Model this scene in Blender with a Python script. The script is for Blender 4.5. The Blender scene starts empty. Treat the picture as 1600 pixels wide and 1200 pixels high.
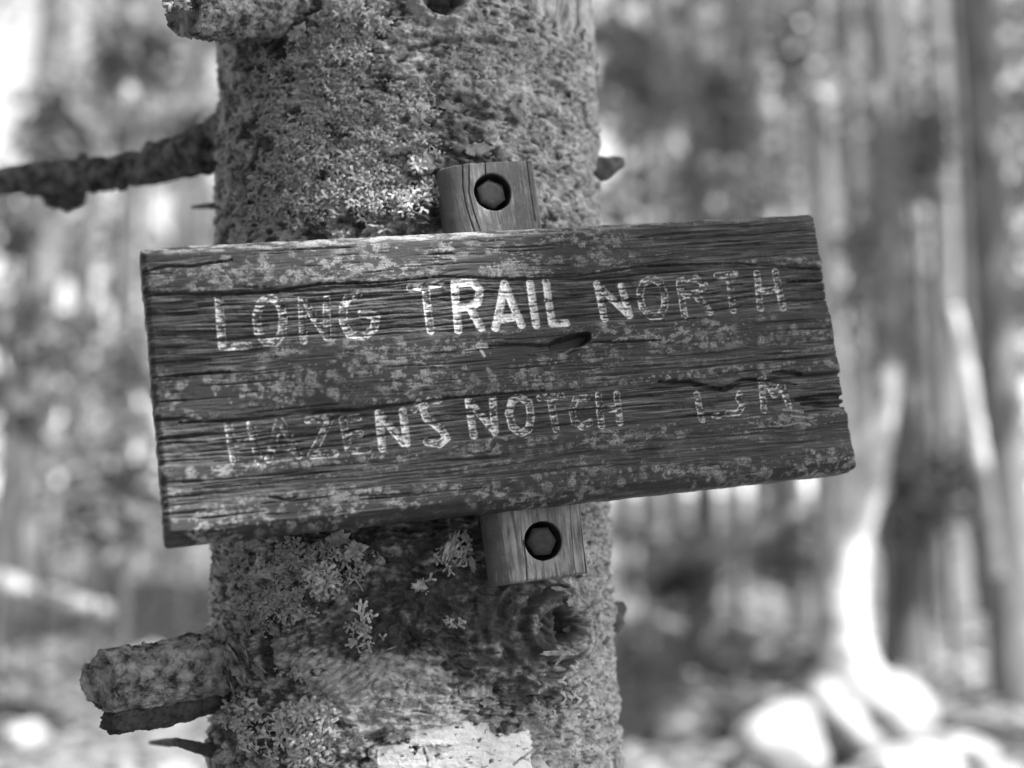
import bpy, math, random
import numpy as np
from mathutils import Vector, Matrix

S = bpy.context.scene
COL = S.collection
R = math.radians

# ------------------------------------------------------------------ camera
PITCH = R(9.0)
F = 2222.0                      # focal length in pixels of a 1600 px wide frame
CAMP = np.array([0.0, 0.0, 1.5])
cam = bpy.data.cameras.new('camera')
camo = bpy.data.objects.new('camera', cam)
COL.objects.link(camo)
camo.location = CAMP
camo.rotation_euler = (R(90) + PITCH, 0, 0)
cam.sensor_width = 36
cam.lens = 50
cam.clip_start = 0.05
cam.clip_end = 800
cam.dof.use_dof = True
cam.dof.focus_distance = 0.895
cam.dof.aperture_fstop = 2.9
S.camera = camo

# ------------------------------------------------------------------ sky and sun
SUN_DIR = np.array([0.45, -0.40, 0.85])
SUN_DIR = SUN_DIR / np.linalg.norm(SUN_DIR)
SUN_EL = math.asin(SUN_DIR[2])
w = bpy.data.worlds.new('World')
S.world = w
w.use_nodes = True
nt = w.node_tree
nt.nodes.clear()
sky = nt.nodes.new('ShaderNodeTexSky')
sky.sky_type = 'NISHITA'
sky.sun_disc = False
sky.sun_elevation = SUN_EL
sky.sun_rotation = math.atan2(SUN_DIR[0], SUN_DIR[1])
bw = nt.nodes.new('ShaderNodeRGBToBW')
bg = nt.nodes.new('ShaderNodeBackground')
bg.inputs['Strength'].default_value = 0.115
wo = nt.nodes.new('ShaderNodeOutputWorld')
nt.links.new(sky.outputs[0], bw.inputs[0])
nt.links.new(bw.outputs[0], bg.inputs['Color'])
nt.links.new(bg.outputs[0], wo.inputs[0])

sun = bpy.data.lights.new('sun', 'SUN')
sun.energy = 4.0
sun.angle = R(0.5)
sun.color = (1, 1, 1)
suno = bpy.data.objects.new('sun', sun)
COL.objects.link(suno)
suno.rotation_euler = Vector(SUN_DIR).to_track_quat('Z', 'Y').to_euler()
suno.location = (4, -2, 8)

vs = S.view_settings
vs.view_transform = 'Standard'
vs.look = 'None'
vs.exposure = 2.1
vs.gamma = 1
vs.use_curve_mapping = False
S.render.film_transparent = False
S.cycles.max_bounces = 6
S.cycles.diffuse_bounces = 3
S.cycles.transparent_max_bounces = 6
S.cycles.sample_clamp_indirect = 4

# ------------------------------------------------------------------ helpers
AX_R = np.array([1.0, 0, 0])
AX_U = np.array([0, -math.sin(PITCH), math.cos(PITCH)])
AX_B = np.array([0, -math.cos(PITCH), -math.sin(PITCH)])


def c2w(p):
    p = np.asarray(p, float)
    return CAMP + p[..., 0:1] * AX_R + p[..., 1:2] * AX_U + p[..., 2:3] * AX_B


def at(px, py, Z):
    return c2w(np.array([(px - 800) / F * Z, -(py - 600) / F * Z, -Z]))


_rt = np.random.RandomState(1234)
_HT = _rt.rand(1 << 14)
_GC = np.cos(_HT * 6.2831853).astype(np.float32); _GS = np.sin(_HT * 6.2831853).astype(np.float32)
_HF = _HT.astype(np.float32)


def hidx(ix, iy, seed):
    h = ix * 73856093 ^ iy * 19349663 ^ (seed * 83492791 & 0x7fffffff)
    h = h ^ (h >> 15)
    return (h * 265443 >> 3 ^ h) & 0x3fff


def hsh(ix, iy, seed):
    return _HF[hidx(np.asarray(ix).astype(np.int64), np.asarray(iy).astype(np.int64), seed)]


def pn(x, y, seed=0):
    """gradient noise, about -0.7..0.7"""
    x, y = np.broadcast_arrays(np.asarray(x, np.float32), np.asarray(y, np.float32))
    fxl = np.floor(x); fyl = np.floor(y)
    ix = fxl.astype(np.int64); iy = fyl.astype(np.int64)
    fx = x - fxl; fy = y - fyl
    sx = fx * fx * fx * (fx * (fx * 6 - 15) + 10)
    sy = fy * fy * fy * (fy * (fy * 6 - 15) + 10)

    def c(dx, dy):
        k = hidx(ix + dx, iy + dy, seed)
        return _GC[k] * (fx - dx) + _GS[k] * (fy - dy)
    a = c(0, 0); a = a + (c(1, 0) - a) * sx
    b = c(0, 1); b = b + (c(1, 1) - b) * sx
    return a + (b - a) * sy


def fbm(x, y, o=4, seed=0, g=0.5):
    r = 0; a = 1; t = 0
    for k in range(o):
        r = r + a * pn(x * 2 ** k, y * 2 ** k, seed + k * 17)
        a *= g
    return r


def worley(x, y, seed=0):
    ix = np.floor(x); iy = np.floor(y)
    f1 = np.full(x.shape, 9.0); f2 = f1.copy(); cid = np.zeros(x.shape)
    for dx in (-1, 0, 1):
        for dy in (-1, 0, 1):
            cx = ix + dx + hsh(ix + dx, iy + dy, seed)
            cy = iy + dy + hsh(ix + dx, iy + dy, seed + 5)
            d = np.hypot(cx - x, cy - y)
            c = hsh(ix + dx, iy + dy, seed + 9)
            n = d < f1
            f2 = np.where(n, f1, np.minimum(f2, d))
            cid = np.where(n, c, cid)
            f1 = np.where(n, d, f1)
    return f1, f2, cid


def ss(a, b, x):
    t = np.clip((x - a) / (b - a), 0, 1)
    return t * t * (3 - 2 * t)


def segdist(x, y, pts):
    """distance to a polyline, and 0..1 position along it"""
    best = np.full(np.shape(x), 1e9); tt = np.zeros(np.shape(x))
    n = len(pts) - 1
    for i in range(n):
        ax, ay = pts[i]; bx, by = pts[i + 1]
        dx, dy = bx - ax, by - ay
        L = dx * dx + dy * dy + 1e-12
        t = np.clip(((x - ax) * dx + (y - ay) * dy) / L, 0, 1)
        d = np.hypot(x - ax - t * dx, y - ay - t * dy)
        m = d < best
        best = np.where(m, d, best); tt = np.where(m, (i + t) / n, tt)
    return best, tt


def mesh_np(name, V, Fq, mat=None, parent=None, attrs=None, smooth=True, matrix=None):
    """V (n,3); Fq (m,4) quads or (m,3) triangles"""
    V = np.asarray(V, np.float32); Fq = np.asarray(Fq, np.int32)
    me = bpy.data.meshes.new(name)
    k = Fq.shape[1]
    me.vertices.add(len(V)); me.vertices.foreach_set('co', V.ravel())
    me.loops.add(Fq.size); me.loops.foreach_set('vertex_index', Fq.ravel())
    me.polygons.add(len(Fq))
    me.polygons.foreach_set('loop_start', np.arange(0, Fq.size, k, dtype=np.int32))
    me.polygons.foreach_set('loop_total', np.full(len(Fq), k, np.int32))
    me.update(calc_edges=True)
    if smooth:
        me.polygons.foreach_set('use_smooth', np.ones(len(Fq), bool))
    for an, av in (attrs or {}).items():
        a = me.attributes.new(an, 'FLOAT', 'POINT')
        a.data.foreach_set('value', np.asarray(av, np.float32).ravel())
    if mat:
        me.materials.append(mat)
    o = bpy.data.objects.new(name, me)
    COL.objects.link(o)
    if parent:
        o.parent = parent
    return o


def grid_faces(nr, nc):
    i = np.arange(nr - 1)[:, None] * nc + np.arange(nc - 1)[None, :]
    return np.stack([i, i + 1, i + nc + 1, i + nc], -1)


def sub_mesh(name, V, Fq, attrs, mat, parent):
    """object from a subset of faces of a larger vertex set"""
    u, inv = np.unique(Fq.ravel(), return_inverse=True)
    return mesh_np(name, V[u], inv.reshape(Fq.shape), mat, parent, {k: v[u] for k, v in attrs.items()})


def tag(o, label=None, cat=None, group=None, kind=None):
    if label: o['label'] = label
    if cat: o['category'] = cat
    if group: o['group'] = group
    if kind: o['kind'] = kind
    return o


def empty(name, loc, label, cat, group=None):
    o = bpy.data.objects.new(name, None)
    o.empty_display_size = 0.05
    COL.objects.link(o)
    o.location = loc
    return tag(o, label, cat, group)


def tube(path, rad, ns=48, nl=60, seed=0, amp=0.0, freq=60.0, cap=True, rag=0.0, squash=None, fn=None):
    """noisy tube along a polyline path (smoothed). returns V, F(quads), attr arc, along"""
    P = np.array(path, float); r = np.array(rad, float)
    t = np.linspace(0, 1, len(P)); s = np.linspace(0, 1, nl)

    def cr(a):
        out = []
        for q in s * (len(P) - 1):
            i = min(int(q), len(P) - 2); f = q - i
            p0 = a[max(i - 1, 0)]; p1 = a[i]; p2 = a[i + 1]; p3 = a[min(i + 2, len(P) - 1)]
            out.append(0.5 * ((2 * p1) + (p2 - p0) * f + (2 * p0 - 5 * p1 + 4 * p2 - p3) * f * f + (3 * p1 - p0 - 3 * p2 + p3) * f ** 3))
        return np.array(out)
    C = cr(P); rr = np.interp(s, t, r)
    T = np.gradient(C, axis=0); T /= np.linalg.norm(T, axis=1)[:, None] + 1e-12
    up = np.array([0, 0, 1.0]) if abs(T[:, 2]).mean() < 0.8 else np.array([0, -1.0, 0])
    A = np.cross(T, up); A /= np.linalg.norm(A, axis=1)[:, None]
    B = np.cross(A, T)
    th = np.linspace(0, 2 * math.pi, ns, endpoint=False)
    L = np.concatenate([[0], np.cumsum(np.linalg.norm(np.diff(C, axis=0), axis=1))])
    X = np.cos(th)[None, :] * rr[:, None]; Y = np.sin(th)[None, :] * rr[:, None]
    n = fbm((np.cos(th)[None, :] * rr.mean() + L[:, None]) * freq, (np.sin(th)[None, :] * rr.mean() + L[:, None] * .37) * freq, 5, seed, .66)
    k = 1 + amp * n / 1.0
    if fn is not None:
        TH, LL = np.meshgrid(th, L)
        k = k + fn(TH, LL) / rr[:, None]
    V = C[:, None, :] + A[:, None, :] * (X * k)[..., None] + B[:, None, :] * (Y * k)[..., None]
    if rag > 0:
        e = fbm(np.cos(th) * 3, np.sin(th) * 3, 3, seed + 3)
        wgt = ss(0.85, 1.0, s)[:, None]
        V = V + T[-1][None, None, :] * (wgt * e[None, :] * rag)[..., None]
    V = V.reshape(-1, 3)
    i = np.arange(nl - 1)[:, None] * ns; j = np.arange(ns)[None, :]; j2 = (j + 1) % ns
    Fq = np.stack([i + j, i + j2, i + ns + j2, i + ns + j], -1).reshape(-1, 4)
    if cap:
        base = len(V); extra = []; fs = []
        # end cap as shrinking rings
        last = V[(nl - 1) * ns: nl * ns]; c = last.mean(0)
        prev = (nl - 1) * ns
        for q, kk in enumerate((0.9, 0.7, 0.45, 0.2, 0.02)):
            ring = c + (last - c) * kk + T[-1] * (rr[-1] * 0.14 * fbm(np.cos(th) * 2 * kk + q, np.sin(th) * 2 * kk, 3, seed + 8))[:, None] - T[-1] * rr[-1] * 0.05 * (q > 0)
            extra.append(ring)
            st = base + q * ns
            jj = np.arange(ns); jn = (jj + 1) % ns
            fs.append(np.stack([prev + jj, prev + jn, st + jn, st + jj], -1))
            prev = st
        V = np.concatenate([V] + extra); Fq = np.concatenate([Fq] + fs)
    return V, Fq


# ------------------------------------------------------------------ materials
def newmat(name):
    m = bpy.data.materials.new(name); m.use_nodes = True
    n = m.node_tree.nodes; n.clear()
    out = n.new('ShaderNodeOutputMaterial'); b = n.new('ShaderNodeBsdfPrincipled')
    m.node_tree.links.new(b.outputs[0], out.inputs[0])
    return m, m.node_tree, b


def N(nt, t, **kw):
    n = nt.nodes.new(t)
    for k, v in kw.items():
        setattr(n, k, v)
    return n


def mathn(nt, op, a, b=None):
    n = nt.nodes.new('ShaderNodeMath'); n.operation = op
    for i, x in enumerate((a, b)):
        if x is None: continue
        if isinstance(x, (int, float)): n.inputs[i].default_value = x
        else: nt.links.new(x, n.inputs[i])
    return n.outputs[0]


def mixf(nt, f, a, b):
    n = nt.nodes.new('ShaderNodeMix'); n.data_type = 'FLOAT'
    for i, x in ((0, f), (2, a), (3, b)):
        if isinstance(x, (int, float)): n.inputs[i].default_value = x
        else: nt.links.new(x, n.inputs[i])
    return n.outputs[0]


def noise(nt, scale, detail=4, rough=0.55, vec=None, dist=0.0):
    n = nt.nodes.new('ShaderNodeTexNoise')
    n.inputs['Scale'].default_value = scale; n.inputs['Detail'].default_value = detail
    n.inputs['Roughness'].default_value = rough; n.inputs['Distortion'].default_value = dist
    if vec is None:
        tc = nt.nodes.new('ShaderNodeTexCoord'); vec = tc.outputs['Object']
    nt.links.new(vec, n.inputs['Vector'])
    return n.outputs['Fac']


def rng(nt, v, a, b, c, d):
    n = nt.nodes.new('ShaderNodeMapRange')
    n.inputs[1].default_value = a; n.inputs[2].default_value = b
    n.inputs[3].default_value = c; n.inputs[4].default_value = d
    nt.links.new(v, n.inputs[0])
    return n.outputs[0]


def attr(nt, name):
    n = nt.nodes.new('ShaderNodeAttribute'); n.attribute_name = name
    return n.outputs['Fac']


def setgrey(nt, b, v, rough=0.85, spec=0.3, bump=None, bstr=0.3, bdist=0.001):
    c = nt.nodes.new('ShaderNodeCombineColor')
    for i in range(3):
        if isinstance(v, (int, float)): c.inputs[i].default_value = v
        else: nt.links.new(v, c.inputs[i])
    nt.links.new(c.outputs[0], b.inputs['Base Color'])
    if isinstance(rough, (int, float)): b.inputs['Roughness'].default_value = rough
    else: nt.links.new(rough, b.inputs['Roughness'])
    b.inputs['Specular IOR Level'].default_value = spec
    if bump is not None:
        bn = nt.nodes.new('ShaderNodeBump'); bn.inputs['Strength'].default_value = bstr
        bn.inputs['Distance'].default_value = bdist
        nt.links.new(bump, bn.inputs['Height']); nt.links.new(bn.outputs[0], b.inputs['Normal'])


def mat_simple(name, lo, hi, scale, rough=0.85, spec=0.3, bstr=0.4, bdist=0.001, detail=5, stretch=None, trans=0.0, con=.2):
    m, t, b = newmat(name)
    vec = None
    if stretch:
        tc = N(t, 'ShaderNodeTexCoord'); mp = N(t, 'ShaderNodeMapping'); mp.inputs['Scale'].default_value = stretch
        t.links.new(tc.outputs['Object'], mp.inputs[0]); vec = mp.outputs[0]
    n = noise(t, scale, detail, 0.6, vec)
    v = rng(t, n, .5 - con, .5 + con, lo, hi)
    setgrey(t, b, v, rough, spec, n, bstr, bdist)
    if trans:
        out = [x for x in t.nodes if x.type == 'OUTPUT_MATERIAL'][0]
        tr = N(t, 'ShaderNodeBsdfTranslucent'); mx = N(t, 'ShaderNodeMixShader'); mx.inputs[0].default_value = trans
        cc = N(t, 'ShaderNodeCombineColor')
        for i in range(3): t.links.new(v, cc.inputs[i])
        t.links.new(cc.outputs[0], tr.inputs[0])
        t.links.new(b.outputs[0], mx.inputs[1]); t.links.new(tr.outputs[0], mx.inputs[2]); t.links.new(mx.outputs[0], out.inputs[0])
    return m


# painted, weathered board: attributes lichen / paint / bare
def mat_board():
    m, t, b = newmat('weathered_brown_stain')
    tc = N(t, 'ShaderNodeTexCoord'); mp = N(t, 'ShaderNodeMapping'); mp.inputs['Scale'].default_value = (24, 1000, 60)
    t.links.new(tc.outputs['Object'], mp.inputs[0])
    grain = noise(t, 1.0, 5, 0.65, mp.outputs[0])
    fine = noise(t, 900, 3, 0.6)
    mid = noise(t, 60, 4, 0.6)
    base = mathn(t, 'MULTIPLY', rng(t, grain, 0.3, 0.7, 0.017, 0.038), rng(t, mid, 0.3, 0.7, 0.75, 1.2))
    bare = rng(t, grain, 0.38, 0.66, 0.03, 0.20)
    v = mixf(t, attr(t, 'bare'), base, bare)
    lic = mathn(t, 'MULTIPLY', rng(t, fine, 0.35, 0.65, 0.6, 1.45), rng(t, mid, 0.3, 0.7, 0.15, 0.29))
    v = mixf(t, attr(t, 'lichen'), v, lic)
    pw = rng(t, fine, 0.3, 0.65, 0.42, 0.76)
    v = mixf(t, attr(t, 'paint'), v, pw)
    bm = mathn(t, 'ADD', mathn(t, 'MULTIPLY', grain, 0.6), mathn(t, 'MULTIPLY', fine, 0.5))
    setgrey(t, b, v, rng(t, attr(t, 'lichen'), 0, 1, 0.6, 0.9), 0.3, bm, 0.5, 0.0005)
    return m


def mat_bark():
    m, t, b = newmat('fir_bark')
    fine = noise(t, 700, 4, 0.65); mid = noise(t, 85, 6, 0.65); big = noise(t, 30, 4, 0.6)
    base = mathn(t, 'MULTIPLY', rng(t, mid, 0.35, 0.65, 0.04, 0.14), rng(t, big, 0.3, 0.7, 0.75, 1.25))
    pale = mathn(t, 'MULTIPLY', rng(t, mid, 0.35, 0.65, 0.26, 0.58), rng(t, fine, 0.3, 0.7, 0.8, 1.2))
    v = mixf(t, attr(t, 'pale'), base, pale)
    v = mixf(t, attr(t, 'stain_shade'), v, rng(t, mid, 0.3, 0.7, 0.016, 0.05))
    v = mixf(t, attr(t, 'paint'), v, rng(t, mid, 0.3, 0.7, 0.76, 0.82))
    setgrey(t, b, v, 0.85, 0.25, mathn(t, 'ADD', fine, mid), 0.7, 0.0009)
    return m


def mat_lit_bark():  # pale and grey tones carry the sunlit and shaded stretches of a stem
    m, t, b = newmat('sun_and_shade_bark')
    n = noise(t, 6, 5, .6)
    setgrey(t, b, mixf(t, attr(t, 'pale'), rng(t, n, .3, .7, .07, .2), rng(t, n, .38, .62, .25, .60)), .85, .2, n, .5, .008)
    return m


MAT_LIT_BARK = mat_lit_bark()
MAT_BOARD = mat_board()
MAT_BARK = mat_bark()
MAT_BATTEN = None
MAT_BOLT = mat_simple('dull_zinc_steel', 0.022, 0.050, 260, 0.65, 0.35, 0.35, 0.0002)
MAT_BOLT.node_tree.nodes['Principled BSDF'].inputs['Metallic'].default_value = 0.0
MAT_HOLE = mat_simple('shaded_bored_wood', 0.010, 0.025, 300)
MAT_LICHEN = mat_simple('grey_lichen', 0.32, 0.60, 420, 0.95, 0.1)
MAT_LICHEN_D = mat_simple('dull_lichen', 0.16, 0.42, 420, 0.95, 0.1)
MAT_STUB = mat_simple('dead_branch_bark', 0.03, 0.32, 110, 0.9, 0.2, 0.9, 0.0015, 8, con=.13)
MAT_BRANCH = mat_simple('long_dead_branch_bark', 0.02, 0.20, 90, 0.9, 0.2, 0.9, 0.0015, 8, con=.13)
MAT_DARKBARK = mat_simple('dark_rotten_bark', 0.025, 0.10, 150, 0.9, 0.2, 0.7, 0.0012, 6)
MAT_TWIG = mat_simple('dead_twig_bark', 0.03, 0.12, 120, 0.9, 0.2, 0.5, 0.001)
MAT_FLAKE = mat_simple('bark_flake', 0.14, 0.40, 200, 0.9, 0.2, 0.5, 0.0008)
MAT_TRUNKD = mat_simple('forest_bark_dark', 0.05, 0.15, 18, 0.9, 0.2, 0.6, 0.01, 5, (1, 1, .3))
MAT_TRUNKM = mat_simple('forest_bark_grey', 0.08, 0.20, 18, 0.9, 0.2, 0.6, 0.01, 5, (1, 1, .3))
MAT_BIRCH = mat_simple('pale_birch_bark', 0.12, 0.50, 5, 0.8, 0.2, 0.4, 0.006, 5, (1, 1, 2), con=.12)
MAT_ROCK = mat_simple('pale_rock', 0.12, 0.42, 7, 0.9, 0.2, 0.8, 0.02)
MAT_LEAF = mat_simple('leaf_green_grey', 0.11, 0.21, 3, 0.55, 0.4, 0.1, 0.001, 3, None, 0.4)
MAT_LEAF_LIT = mat_simple('leaf_sunlit', 0.16, 0.32, 3, 0.4, 0.5, 0.1, 0.001, 3, None, 0.45)
MAT_NEEDLE = mat_simple('needle_dark', 0.09, 0.18, 4, 0.6, 0.3, 0.1, 0.001, 3, None, 0.2)
MAT_LITTER = mat_simple('dry_leaf_litter', 0.12, 0.30, 5, 0.8, 0.3, 0.1, 0.001)
MAT_GROUND = mat_simple('forest_soil', 0.05, 0.17, 2.2, 0.95, 0.2, 0.8, 0.03, 8)
MAT_MOSSLOG = mat_simple('fallen_log_bark', 0.10, 0.30, 12, 0.9, 0.2, 0.7, 0.01)

# ------------------------------------------------------------------ terrain
def gz(x, y):
    x = np.asarray(x, float); y = np.asarray(y, float)
    yy = np.clip(y, 0, 400)
    z = 0.20 * yy - 0.0042 * np.minimum(yy, 14) ** 2
    z = np.where(yy > 14, 0.20 * 14 - 0.0042 * 196 + (yy - 14) * 0.0824, z)
    z = z + 0.10 * (y < 0) * y
    z = z + 0.16 * pn(x / 2.3 + 9, y / 2.3, 5) + 0.05 * pn(x / 0.7, y / 0.7, 6) + 0.6 * pn(x / 11, y / 11, 8) * np.clip((yy - 6) / 10, 0, 1)
    return z


def make_ground():
    n = 220
    s = np.linspace(-1, 1, n)
    g = np.sign(s) * (np.abs(s) * 14 + np.abs(s) ** 4 * 300)
    X, Y = np.meshgrid(g, g + 4)
    Z = gz(X, Y)
    V = np.stack([X, Y, Z], -1).reshape(-1, 3)
    o = mesh_np('ground', V, grid_faces(n, n).reshape(-1, 4), MAT_GROUND)
    tag(o, 'uneven forest floor of soil and leaf litter rising behind the signed tree', kind='structure')


make_ground()
def sprays(P0, D, n, L, wdt, seed, droop=.15):
    rs = np.random.RandomState(seed)
    V = []; k = len(P0)
    idx = rs.randint(0, k, n); t = rs.rand(n) ** .7
    base = P0[idx] + D[idx] * t[:, None]
    dirn = rs.normal(size=(n, 3)) * np.array([1, 1, .45]); dirn /= np.linalg.norm(dirn, axis=1)[:, None]
    side = np.cross(dirn, rs.normal(size=(n, 3))); side /= np.linalg.norm(side, axis=1)[:, None]
    ln = (L * rs.uniform(.5, 1.4, n))[:, None]; wd = (wdt * rs.uniform(.6, 1.3, n))[:, None]
    base = base + rs.normal(size=(n, 3)) * L * .7
    a = base; b = base + dirn * ln * .5 + side * wd; c = base + dirn * ln - np.array([0, 0, 1]) * ln * droop; d = base + dirn * ln * .5 - side * wd
    V = np.stack([a, b, c, d], 1).reshape(-1, 3)
    return V, np.arange(n * 4).reshape(-1, 4)



# ------------------------------------------------------------------ forest helpers
def simple_tree(name, x, y, r0, H, label, group=None, lean=(0, 0), mat=None, crown=(3.0, 1.3), nleaf=900, leaf=(.14, .05), lmat=None, seed=1, nlimb=16, bend=0.0, zb=None, cat='tree'):
    """trunk + limbs + crown of leaf sprays; lean in metres at the top"""
    z0 = float(gz(x, y)) if zb is None else zb
    e = empty(name, (x, y, z0), label, cat, group)
    rs = np.random.RandomState(seed)
    pts = [np.array([0, 0, -.25])]
    for f in (.0, .12, .3, .55, .8, 1.0):
        pts.append(np.array([lean[0] * f + bend * math.sin(f * 6) + rs.uniform(-.03, .03) * H * .1, lean[1] * f + rs.uniform(-.03, .03) * H * .1, H * f]))
    rad = [r0 * 1.5, r0 * 1.35, r0 * 1.03, r0 * .9, r0 * .68, r0 * .4, r0 * .12]
    V, Fq = tube(pts, rad, 14, 40, seed, .16, 9.0, cap=False)
    mesh_np('trunk', V, Fq, mat or MAT_TRUNKD, e)
    if crown and nleaf:
        zs = (crown[0], H * .97); n = nlimb
        P0 = []; D = []; Vs = []; Fs = []; b = 0
        for k in range(n):
            f = (k + .5) / n; z = zs[0] + (zs[1] - zs[0]) * f; a = k * 2.399 + rs.uniform(-.5, .5)
            L = crown[1] * ((1 - f) ** .6 * rs.uniform(.55, 1.1) + .1)
            p = np.array([lean[0] * z / H, lean[1] * z / H, z]); d = np.array([math.cos(a) * L, math.sin(a) * L, L * rs.uniform(-.25, .35)])
            P0.append(p); D.append(d)
            V, Fq = tube([p, p + d * .5 + np.array([0, 0, .05 * L]), p + d], [r0 * .22, r0 * .13, .004], 4, 5, k, 0, cap=False)
            Vs.append(V); Fs.append(Fq + b); b += len(V)
        mesh_np('limbs', np.concatenate(Vs), np.concatenate(Fs), mat or MAT_TRUNKD, e)['kind'] = 'stuff'
        V, Fq = sprays(np.array(P0), np.array(D), nleaf, leaf[0], leaf[1], seed + 50)
        c = mesh_np('crown', V, Fq, lmat or MAT_NEEDLE, e, smooth=False)
        c['kind'] = 'stuff'
    return e


def copy_tree(o, loc, rz, sc, label, group):
    c = o.copy(); COL.objects.link(c); c.location = loc; c.rotation_euler = (0, 0, rz); c.scale = (sc, sc, sc)
    c['label'] = label
    if group: c['group'] = group
    for ch in o.children:
        d = ch.copy(); COL.objects.link(d); d.parent = c
    return c


def ray_ground(px, Y):
    """x on the ground below picture column px at distance Y"""
    return (px - 800) / F * Y / math.cos(PITCH) * 1.0


def spray_cluster(name, c, rad, n, leaf, mat, label, cat, group=None, seed=1, stem=True):
    """leafy sapling: thin stem from the ground with a loose leaf mass round c"""
    g = float(gz(c[0], c[1]))
    e = empty(name, (c[0], c[1], g), label, cat, group)
    rs = np.random.RandomState(seed)
    c2 = np.array([0, 0, c[2] - g])
    if stem:
        V, Fq = tube([np.array([0, 0, -.1]), c2 * .5 + [rs.uniform(-.06, .06), 0, 0], c2 + [0, 0, rad[2] * .8]], [.016, .011, .003], 6, 14, seed, 0, cap=False)
        mesh_np('stem', V, Fq, MAT_TWIG, e)
    k = 14
    a = rs.uniform(0, 6.28, k); P0 = np.repeat(c2[None], k, 0) + np.stack([0 * a, 0 * a, rs.uniform(-.7, .6, k) * rad[2]], -1)
    D = np.stack([np.cos(a) * rad[0], np.sin(a) * rad[1], rs.uniform(-.2, .35, k) * rad[2]], -1) * rs.uniform(.5, 1, (k, 1))
    V, Fq = sprays(P0, D, n, leaf[0], leaf[1], seed + 9)
    o = mesh_np('foliage', V, Fq, mat, e, smooth=False); o['kind'] = 'stuff'
    return e


gT = 'spruce trunks standing in the background'
# px column, distance, radius m, height, material, lean, crown start, label
TREES = [
 (1092, 7.5, .050, 9, 'd', (.05, 0), 3.6, 'thin dark spruce trunk rising from behind the upper right part of the sign'),
 (1405, 7.0, .085, 10, 'd', (.05, .1), 3.9, 'dark upright spruce trunk just left of the slanting pale dead stem'),
 (1572, 6.0, .09, 12, 'm', (-.1, 0), 4.2, 'broad dark spruce trunk near the right edge of the picture'),
 (1300, 9.5, .07, 11, 'm', (.1, 0), 4.4, 'grey trunk behind the top right corner of the sign'),
 (1180, 11.0, .07, 12, 'm', (-.1, .2), 4.6, 'slim grey trunk right of the thinnest dark trunk'),
 (1235, 8.2, .05, 10, 'd', (.1, .2), 4.2, 'slender dark trunk above the word north'),
 (1470, 10.0, .10, 12, 'm', (.15, 0), 4.8, 'grey trunk between the two darkest trunks at the right'),
 (1020, 12.0, .08, 12, 'm', (.1, 0), 4.5, 'grey trunk showing just right of the signed fir'),
 (975, 9.0, .04, 9, 'd', (.0, 0), 4.2, 'very thin dark stem close to the right side of the signed fir'),
 (60, 8.5, .12, 12, 'm', (.05, 0), 4.4, 'grey trunk at the left edge above the dead branch'),
 (118, 13.0, .09, 12, 'd', (.1, 0), 4.0, 'dark distant trunk seen above the long dead branch'),
 (232, 10.5, .05, 10, 'm', (-.1, 0), 4.2, 'slim grey trunk left of the signed fir, behind the dead branch'),
 (300, 14.0, .10, 13, 'd', (.0, 0), 4.5, 'dark far trunk hard against the left side of the signed fir'),
 (165, 7.4, .035, 8, 'd', (.25, 0), 4.0, 'thin leaning dark stem left of the sign'),
 (20, 11.5, .07, 11, 'd', (.3, 0), 4.2, 'dark trunk leaning in from the left edge'),
 (1335, 8.0, .035, 9, 'd', (.1, 0), 4.4, 'pole thin dark stem just outside the right end of the sign'),
 (1448, 8.8, .04, 9, 'd', (-.1, 0), 4.6, 'pole thin dark stem right of the dark upright trunk'),
 (1515, 9.2, .05, 10, 'd', (.05, 0), 4.6, 'slim dark stem just left of the broad trunk near the right edge'),
 (1140, 9.6, .035, 9, 'd', (.1, 0), 4.6, 'pole thin stem between the thinnest dark trunk and the slim grey one'),
 (1270, 10.5, .05, 10, 'd', (.1, 0), 4.8, 'slim far stem above the end of the upper line of lettering'),
 (45, 9.8, .045, 9, 'd', (.1, 0), 4.6, 'slim dark stem beside the grey trunk at the left edge'),
 (195, 9.0, .04, 9, 'd', (.05, 0), 4.6, 'pole thin dark stem left of the sign corner'),
 (270, 11.0, .05, 10, 'd', (.0, 0), 4.8, 'slim far stem between the slim grey trunk and the signed fir'),
]
for k, (px, Y, r0, H, m, lean, cz, lab) in enumerate(TREES):
    simple_tree('spruce_tree', ray_ground(px, Y), Y, r0, H, lab, gT, lean, MAT_TRUNKD if m == 'd' else MAT_TRUNKM, (cz, .8 + .25 * (k % 3)), 240, (.14, .045), MAT_LEAF, 20 + k)

# far wood: copies of two spruces stand as a thick stand behind
protoA = simple_tree('spruce_tree', 4.2, 17.0, .13, 12, 'bushy far spruce with foliage almost to the ground, right of the picture', 'far spruces', (.1, 0), MAT_TRUNKD, (.9, 1.7), 1500, (.26, .09), MAT_LEAF, 91, 26)
protoB = simple_tree('spruce_tree', -3.6, 15.5, .11, 11, 'bushy far spruce with foliage almost to the ground, left of the picture', 'far spruces', (-.1, 0), MAT_TRUNKM, (1.3, 1.5), 1300, (.24, .09), MAT_LEAF, 92, 22)
rs = np.random.RandomState(77)
far = [(-8.5, 18), (-6.8, 24), (-2.1, 19), (.6, 18.5), (2.4, 21), (2.9, 16), (5.6, 20), (7.0, 17), (8.8, 22), (-4.2, 28), (-9.5, 28), (3.6, 27), (6.5, 28), (10.5, 30), (0, 33), (5, 36)]
for k, (x, y) in enumerate(far):
    copy_tree(protoA if k % 2 else protoB, (x, y, float(gz(x, y))), rs.uniform(0, 6.28), rs.uniform(.85, 1.35), 'far blurred spruce in the wood behind the signed fir', 'far spruces in the wood')

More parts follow.
